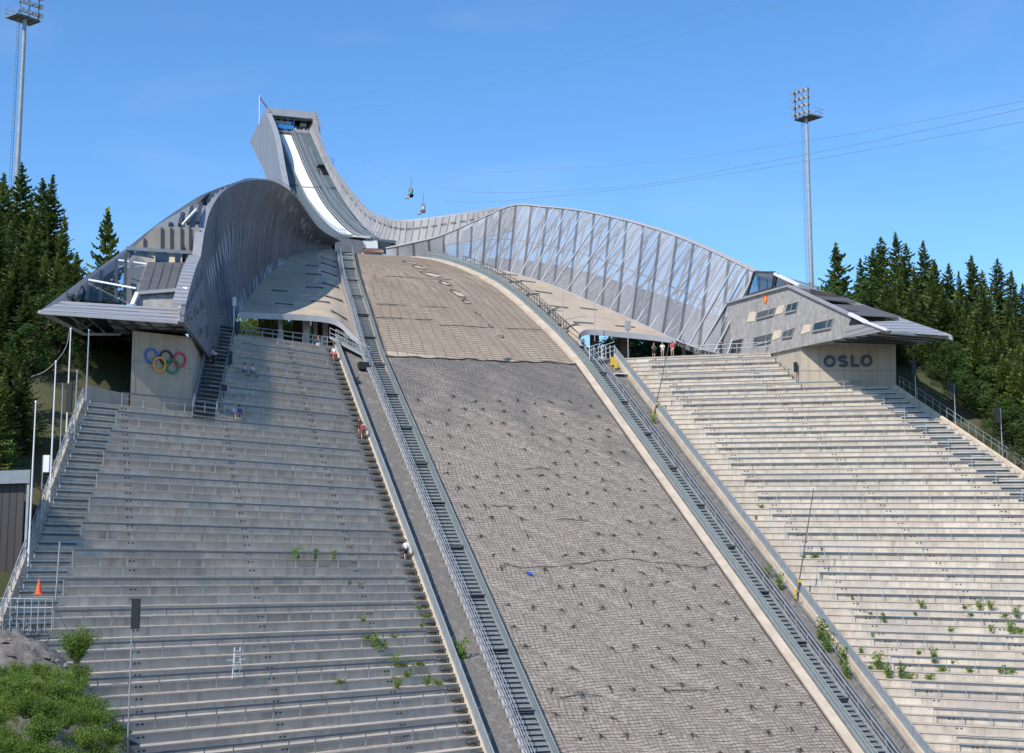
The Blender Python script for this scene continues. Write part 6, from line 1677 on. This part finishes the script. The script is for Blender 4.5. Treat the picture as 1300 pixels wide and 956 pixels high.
c = MB(); c.slab([V((w0.x, w0.y, OFF+13.0))+AX*.5, V((F0.x, F0.y, OFF+13.0))+AX*.5, V((F0.x, F0.y, OFF+13.0))+AX*9, V((w0.x, w0.y, OFF+13.0))+AX*9], -UP*1.2); o = c.build('platform', M['floor']); o['kind'] = 'structure'
c = MB(); c.slab([at(128, 497, 147), at(170, 497, 147), at(170, 420, 147), at(128, 420, 147)], V((0, .4, 0))); tag(c.build('shade_slab', M['shadow_fill']), 'black slab for the shaded recess behind the steel stair left of the ringed plinth', 'wall')  # black slab put in for the deep shade under the pavilion

# ------------------------------------------------------------------ footbridges from the stairways to the stands
fbL = thing('footbridge', 'short sloping steel gangway linking the left stairway with the top of the ringed stand', 'footbridge', H(36, 1, 22))
P0_, P1_ = H(36.8, -.2, 23.1), H(33.6, nl(33)-2.0, prof(33.6)+.25)
c = MB(); c.beam(P0_, P1_, 1.2, .12); c.build('walkway', M['galv_dull'], fbL)
c = MB(); sd = (P1_-P0_).cross(UP).normalized()*.62
for s_ in (-1, 1):
    c.beam(P0_+sd*s_, P1_+sd*s_, .08, .28)
    for dz in (.55, 1.1): c.tube([P0_+sd*s_+UP*dz, P1_+sd*s_+UP*dz], .035, 5)
    for i in range(5): p = lerp(P0_, P1_, i/4)+sd*s_; c.tube([p, p+UP*1.1], .035, 5)
c.build('handrails', M['galv'], fbL)
c = MB()
for dx in (0, 1.6):
    for dz in (.55, 1.1): c.tube([H(37.4, -1.4+dx, 22.2+dz), H(37.4, 0+dx, 22.2+dz)], .04, 5)
    for t_ in (0, .5, 1): c.tube([H(37.4, -1.4+dx+1.4*t_, 22.1), H(37.4, -1.4+dx+1.4*t_, 23.3)], .04, 5)
c.build('end_rail', M['galv'], fbL)
c = MB(); c.box(H(31.5, nl(32)-2.9, prof(31.5)+.2), HX*.55, AX*.6, UP*.4); tag(c.build('cable_drum', M['black']), 'black box on the gravel under the left gangway', 'box')
c = MB(); c.box(H(28.5, .75, prof(28.5)+.1), HX*.3, AX*.35, UP*.35); tag(c.build('equipment_box', M['darksteel']), 'small dark grey box beside the top of the left fence', 'box')
fbR = thing('footbridge', 'steel gangway with tilted handrails linking the right stairway with the promenade', 'footbridge', H(37, 32.5, 22.5))
P0_, P1_ = H(35.0, nr(35)+2.9, prof(35)+.3), H(38.8, 34.4, 22.3)
c = MB(); c.beam(P0_, P1_, 1.4, .12); c.build('walkway', M['galv_dull'], fbR)
c = MB(); sd = (P1_-P0_).cross(UP).normalized()*.75
for s_ in (-1, 1):
    c.beam(P0_+sd*s_, P1_+sd*s_, .08, .28)
    for dz in (.55, 1.1, 1.6): c.tube([P0_+sd*s_+UP*dz, P1_+sd*s_+UP*(dz+.5)], .045, 5)
    for i in range(4): p = lerp(P0_, P1_, i/3)+sd*s_; c.tube([p, p+UP*1.7], .05, 5)
c.build('handrails', M['white'], fbR)
c = MB(); c.box(H(34.6, 33.2, prof(34.6)+.4), HX*.16, AX*.25, UP*.5); c.box(H(33.8, 33.3, prof(33.8)+.35), HX*.12, AX*.2, UP*.4); tag(c.build('winch', M['yellow']), 'yellow machine beside the right gangway at the top of the fence', 'machine')
c = MB(); c.box(H(32.2, 33.2, prof(32.2)+.1), HX*.7, AX*.5, UP*.06); tag(c.build('pale_sheet', M['white']), 'pale sheet lying on the gravel below the yellow machine', 'sheet')
# promenade rails
prl = MB(); S_ = [H(36.3, 34.4, 22.1), H(22.2, 52.6, 22.1)]
for dz in (1.1, .6): prl.tube([lerp(S_[0], S_[1], .42)+UP*dz, S_[1]+UP*dz], .045, 6)
for i in range(9): p = lerp(S_[0], S_[1], .42+.58*i/8); prl.tube([p, p+UP*1.1], .045, 6)
tag(prl.build('promenade_rail', M['galv']), 'steel rail in front of the people on the right promenade', 'railing')
prl = MB(); S_ = [H(36.4, -1.5, 22.1), H(30.6, -12.4, 22.1)]
for dz in (1.1, .6): prl.tube([S_[0]+UP*dz, S_[1]+UP*dz], .045, 6)
for i in range(10): p = lerp(S_[0], S_[1], i/9); prl.tube([p, p+UP*1.1], .045, 6)
tag(prl.build('promenade_rail', M['galv_dull']), 'steel rail along the front of the left passage', 'railing')
# lamp boxes at the promenades
c = MB(); b_ = prom(797, 36.5); c.box(V((b_.x, b_.y, 26.2+OFF)), HX*.33, AX*.2, UP*.55); c.tube([V((b_.x, b_.y, 22.1+OFF)), V((b_.x, b_.y, 26+OFF))], .06, 6); tag(c.build('lamp_post', M['palegrey']), 'pale lamp post in front of the brown column in the right passage', 'lamp post')
c = MB(); p = ons(297.5, 383, 34.5); c.box(p, HX*.2, AX*.12, UP*.5); c.box(p-HX*.0-UP*2.0, HX*.06, AX*.06, UP*1.4); tag(c.build('sign_box', M['white']), 'small white sign box on the corner of the left deck', 'sign')
for i, (px, py, L_, lab) in enumerate(((714.5, 401, 6., 'thin pale mast standing on the right deck above its front edge'), (755, 428, 4.5, 'thin pole beside the right gangway'))):
    p = ons(px, py, 44 if i == 0 else 38.5); c = MB(); c.tube([p-UP*.5, p+UP*L_], .05, 6); tag(c.build('thin_mast', M['palegrey']), lab, 'pole')
# glass balustrade posts at the inner edge of the right deck
bl_ = thing('deck_balustrade', 'row of thin grey posts along the inner edge of the right deck', 'balustrade', RI[0])
c = MB(); Q_ = sampler(RI[:-1], 44)
for p in Q_: c.tube([p-HX*.2, p-HX*.2+UP*1.4], .04, 5)
for dz in (1.35, .75): c.tube([p-HX*.2+UP*dz for p in Q_], .03, 5)
c.build('posts', M['darksteel'], bl_)
# ------------------------------------------------------------------ leaning poles with yellow clamps on concrete blocks
def leanpole(px0, py0, px1, py1, s, label, blk, k_):
    b = onw(px0, py0, 33.7); sb, wb_, zb = hill(b); t = ons(px1, py1, sb-1.0)
    o = thing('leaning_pole', label, 'pole', b)
    c = MB(); c.tube([b-UP*.3, t], [.075, .04], 6); c.build('rod', M['drain'], o)
    c = MB()
    for f, dx in ((.08, -.3), (.17, .0), (.03, -.2)): p = lerp(b, t, f); c.box(p+HX*dx*.7-AX*.15, HX*.10, AX*.10, UP*.14)
    c.build('clamp', M['yellow'], o)
    c = MB(); c.tube([b+HX*.5, lerp(b, t, .16)], .03, 5); c.build('stay', M['galv_dull'], o)
    if blk:
        c = MB(); z = prof(sb); c.box(b+HX*.25+AX*.2-UP*1.15*k_, HX*.95*k_, AX*1.0*k_, UP*1.05*k_); tag(c.build('concrete_block', M['floor']), blk, 'block')
leanpole(829, 529, 850, 434, 0, 'upper slender leaning pole with yellow clamps, beside the right fence', 'upper grey concrete block interrupting the right fence', .45)
leanpole(1010, 762, 1033, 620, 0, 'lower slender leaning pole with yellow clamps, beside the right fence', 'lower grey concrete block interrupting the right fence', .95)

# ------------------------------------------------------------------ lower left corner: hut, cone, bicycles, ladder
ht = thing('hut', 'dark corrugated hut with a flat grey roof at the left edge', 'hut', at(5, 735, 98))
c = MB(); a = at(-40, 736, 98); b = at(26, 733, 98); h_ = 6.4
c.slab([a-UP*1, b-UP*1, b-UP*1+V((-3, 6, 0)), a-UP*1+V((-3, 6, 0))], UP*(h_+1)); c.build('walls', cladding('dark_corrugated_sheet', (.07, .06, .06), (.055, .05, .05), (1, 0, 0), .5, .6, .2), ht)
c = MB(); c.slab([a+UP*h_-V((.5, .5, 0)), b+UP*h_+V((.5, -.5, 0)), b+UP*h_+V((-2.5, 6.5, 0)), a+UP*h_+V((-3.5, 6.5, 0))], UP*.9); c.build('roof', M['galv_dull'], ht)
c = MB(); c.beam(b+V((.35, -.3, 0))-UP*1, b+V((.35, -.3, 0))+UP*h_, .16, .16); c.build('downpipe', M['galv'], ht)
p = at(49, 754.5, 86.5)
cn = thing('traffic_cone', 'bright orange traffic cone at the foot of the outer stair of the ringed stand', 'traffic cone', p)
c = MB(); c.tube([p+UP*.05, p+UP*.5, p+UP*.92], [.21, .12, .03], 12); c.build('cone', M['orange'], cn)
c = MB(); c.box(p+UP*.03, V((.25, 0, 0)), V((0, .25, 0)), UP*.035); c.build('base', M['orange'], cn)
def bicycle(loc, rz, label, colr):
    o = thing('bicycle', label, 'bicycle', loc); o.rotation_euler = (0, 0, rz); bm_ = mat('bike_paint_%d' % len(CL), colr, .4); CL[('b', rz)] = bm_
    def loc_build(mb, n, m, par=o): q = mb.build(n, m); q.parent = par; return q
    for x in (-.52, .52):
        c = MB(); c.tube([V((x+.33*math.cos(i*math.pi/10), 0, .34+.33*math.sin(i*math.pi/10))) for i in range(21)], .022, 6, cap=False); wl = loc_build(c, 'wheel', M['black'])
        c = MB()
        for i in range(8): c.tube([V((x, 0, .34)), V((x+.32*math.cos(i*math.pi/4), 0, .34+.32*math.sin(i*math.pi/4)))], .005, 4)
        loc_build(c, 'spokes', M['galv'], wl)
    c = MB(); bb_, st, hd, rr, ff = V((-.08, 0, .30)), V((-.20, 0, .82)), V((.36, 0, .86)), V((-.52, 0, .34)), V((.52, 0, .34))
    for a, b in ((bb_, st), (st, hd), (bb_, hd-UP*.1), (bb_, rr), (lerp(bb_, st, .8), rr), (hd, ff)): c.tube([a, b], .022, 6)
    loc_build(c, 'frame', bm_)
    c = MB(); c.tube([hd, hd+V((-.03, 0, .16))], .018, 6); c.tube([hd+V((-.03, -.27, .16)), hd+V((-.03, .27, .16))], .017, 6); loc_build(c, 'handlebar', M['black'])
    c = MB(); c.tube([st, st+UP*.12], .018, 6); c.box(st+UP*.14, (.13, 0, 0), (0, .06, 0), (0, 0, .025)); loc_build(c, 'saddle', M['black'])
    c = MB(); c.tube([bb_+V((0, -.12, -.12)), bb_+V((0, -.05, 0)), bb_+V((0, .05, 0)), bb_+V((0, .12, .12))], .015, 5); loc_build(c, 'crank', M['galv'])
    return o
for i, (px, rz, colr, lab) in enumerate(((8, .25, (.05, .07, .10), 'leftmost bicycle in the rack on the gravel mound, dark blue'), (27, .1, (.30, .32, .34), 'silver bicycle in the middle of the rack on the gravel mound'), (46, -.1, (.03, .03, .035), 'rightmost bicycle in the rack, black'))):
    q = at(px, 789, 85.5+i*.25); bicycle(V((q.x, q.y, terr(q.x, q.y)+OFF+.12)), rz, lab, colr)
rk = thing('bicycle_rack', 'low steel rail and bicycle rack on top of the gravel mound', 'bicycle rack', at(30, 788, 85))
c = MB(); a, b = at(-5, 787, 85), at(66, 788, 85)
for dz in (1.25, .75): c.tube([a+UP*dz, b+UP*dz], .03, 6)
for i in range(9): p = lerp(a, b, i/8); c.tube([p-UP*.6, p+UP*1.3], .035, 6)
c.tube([b+UP*1.2, at(84, 797, 86)], .03, 5)
c.build('rails', M['galv'], rk)
tf_ = thing('rail_post', 'tall thin post at the foot of the outer stair of the ringed stand', 'post', at(72, 760, 88))
c = MB(); c.tube([at(70.5, 762, 88), at(76, 688, 88)], .05, 6); c.build('post', M['galv'], tf_)
ld = thing('step_ladder', 'small pale metal stepladder at the bottom of the ringed stand', 'ladder', on_stand('L', 299, 868))
c = MB(); p = on_stand('L', 299, 868)+V((.1, -.5, .4)); rx = RL
for d in (-.28, .28): c.tube([p+rx*d, p+rx*d*.8+UP*2.0+V((.0, .3, 0))], .03, 6); c.tube([p+rx*d+V((0, .9, 0)), p+rx*d*.8+UP*1.5+V((0, .4, 0))], .025, 6)
for i in range(5): z = .3+i*.36; c.box(p+UP*z+V((0, .06*i, 0)), rx*.30, V((0, .1, 0)), UP*.025)
for sd in (-1, 1): c.tube([p+UP*1.2+rx*.2*sd, p+UP*1.2+rx*.75*sd], .025, 5)
c.build('frame', M['white'], ld)
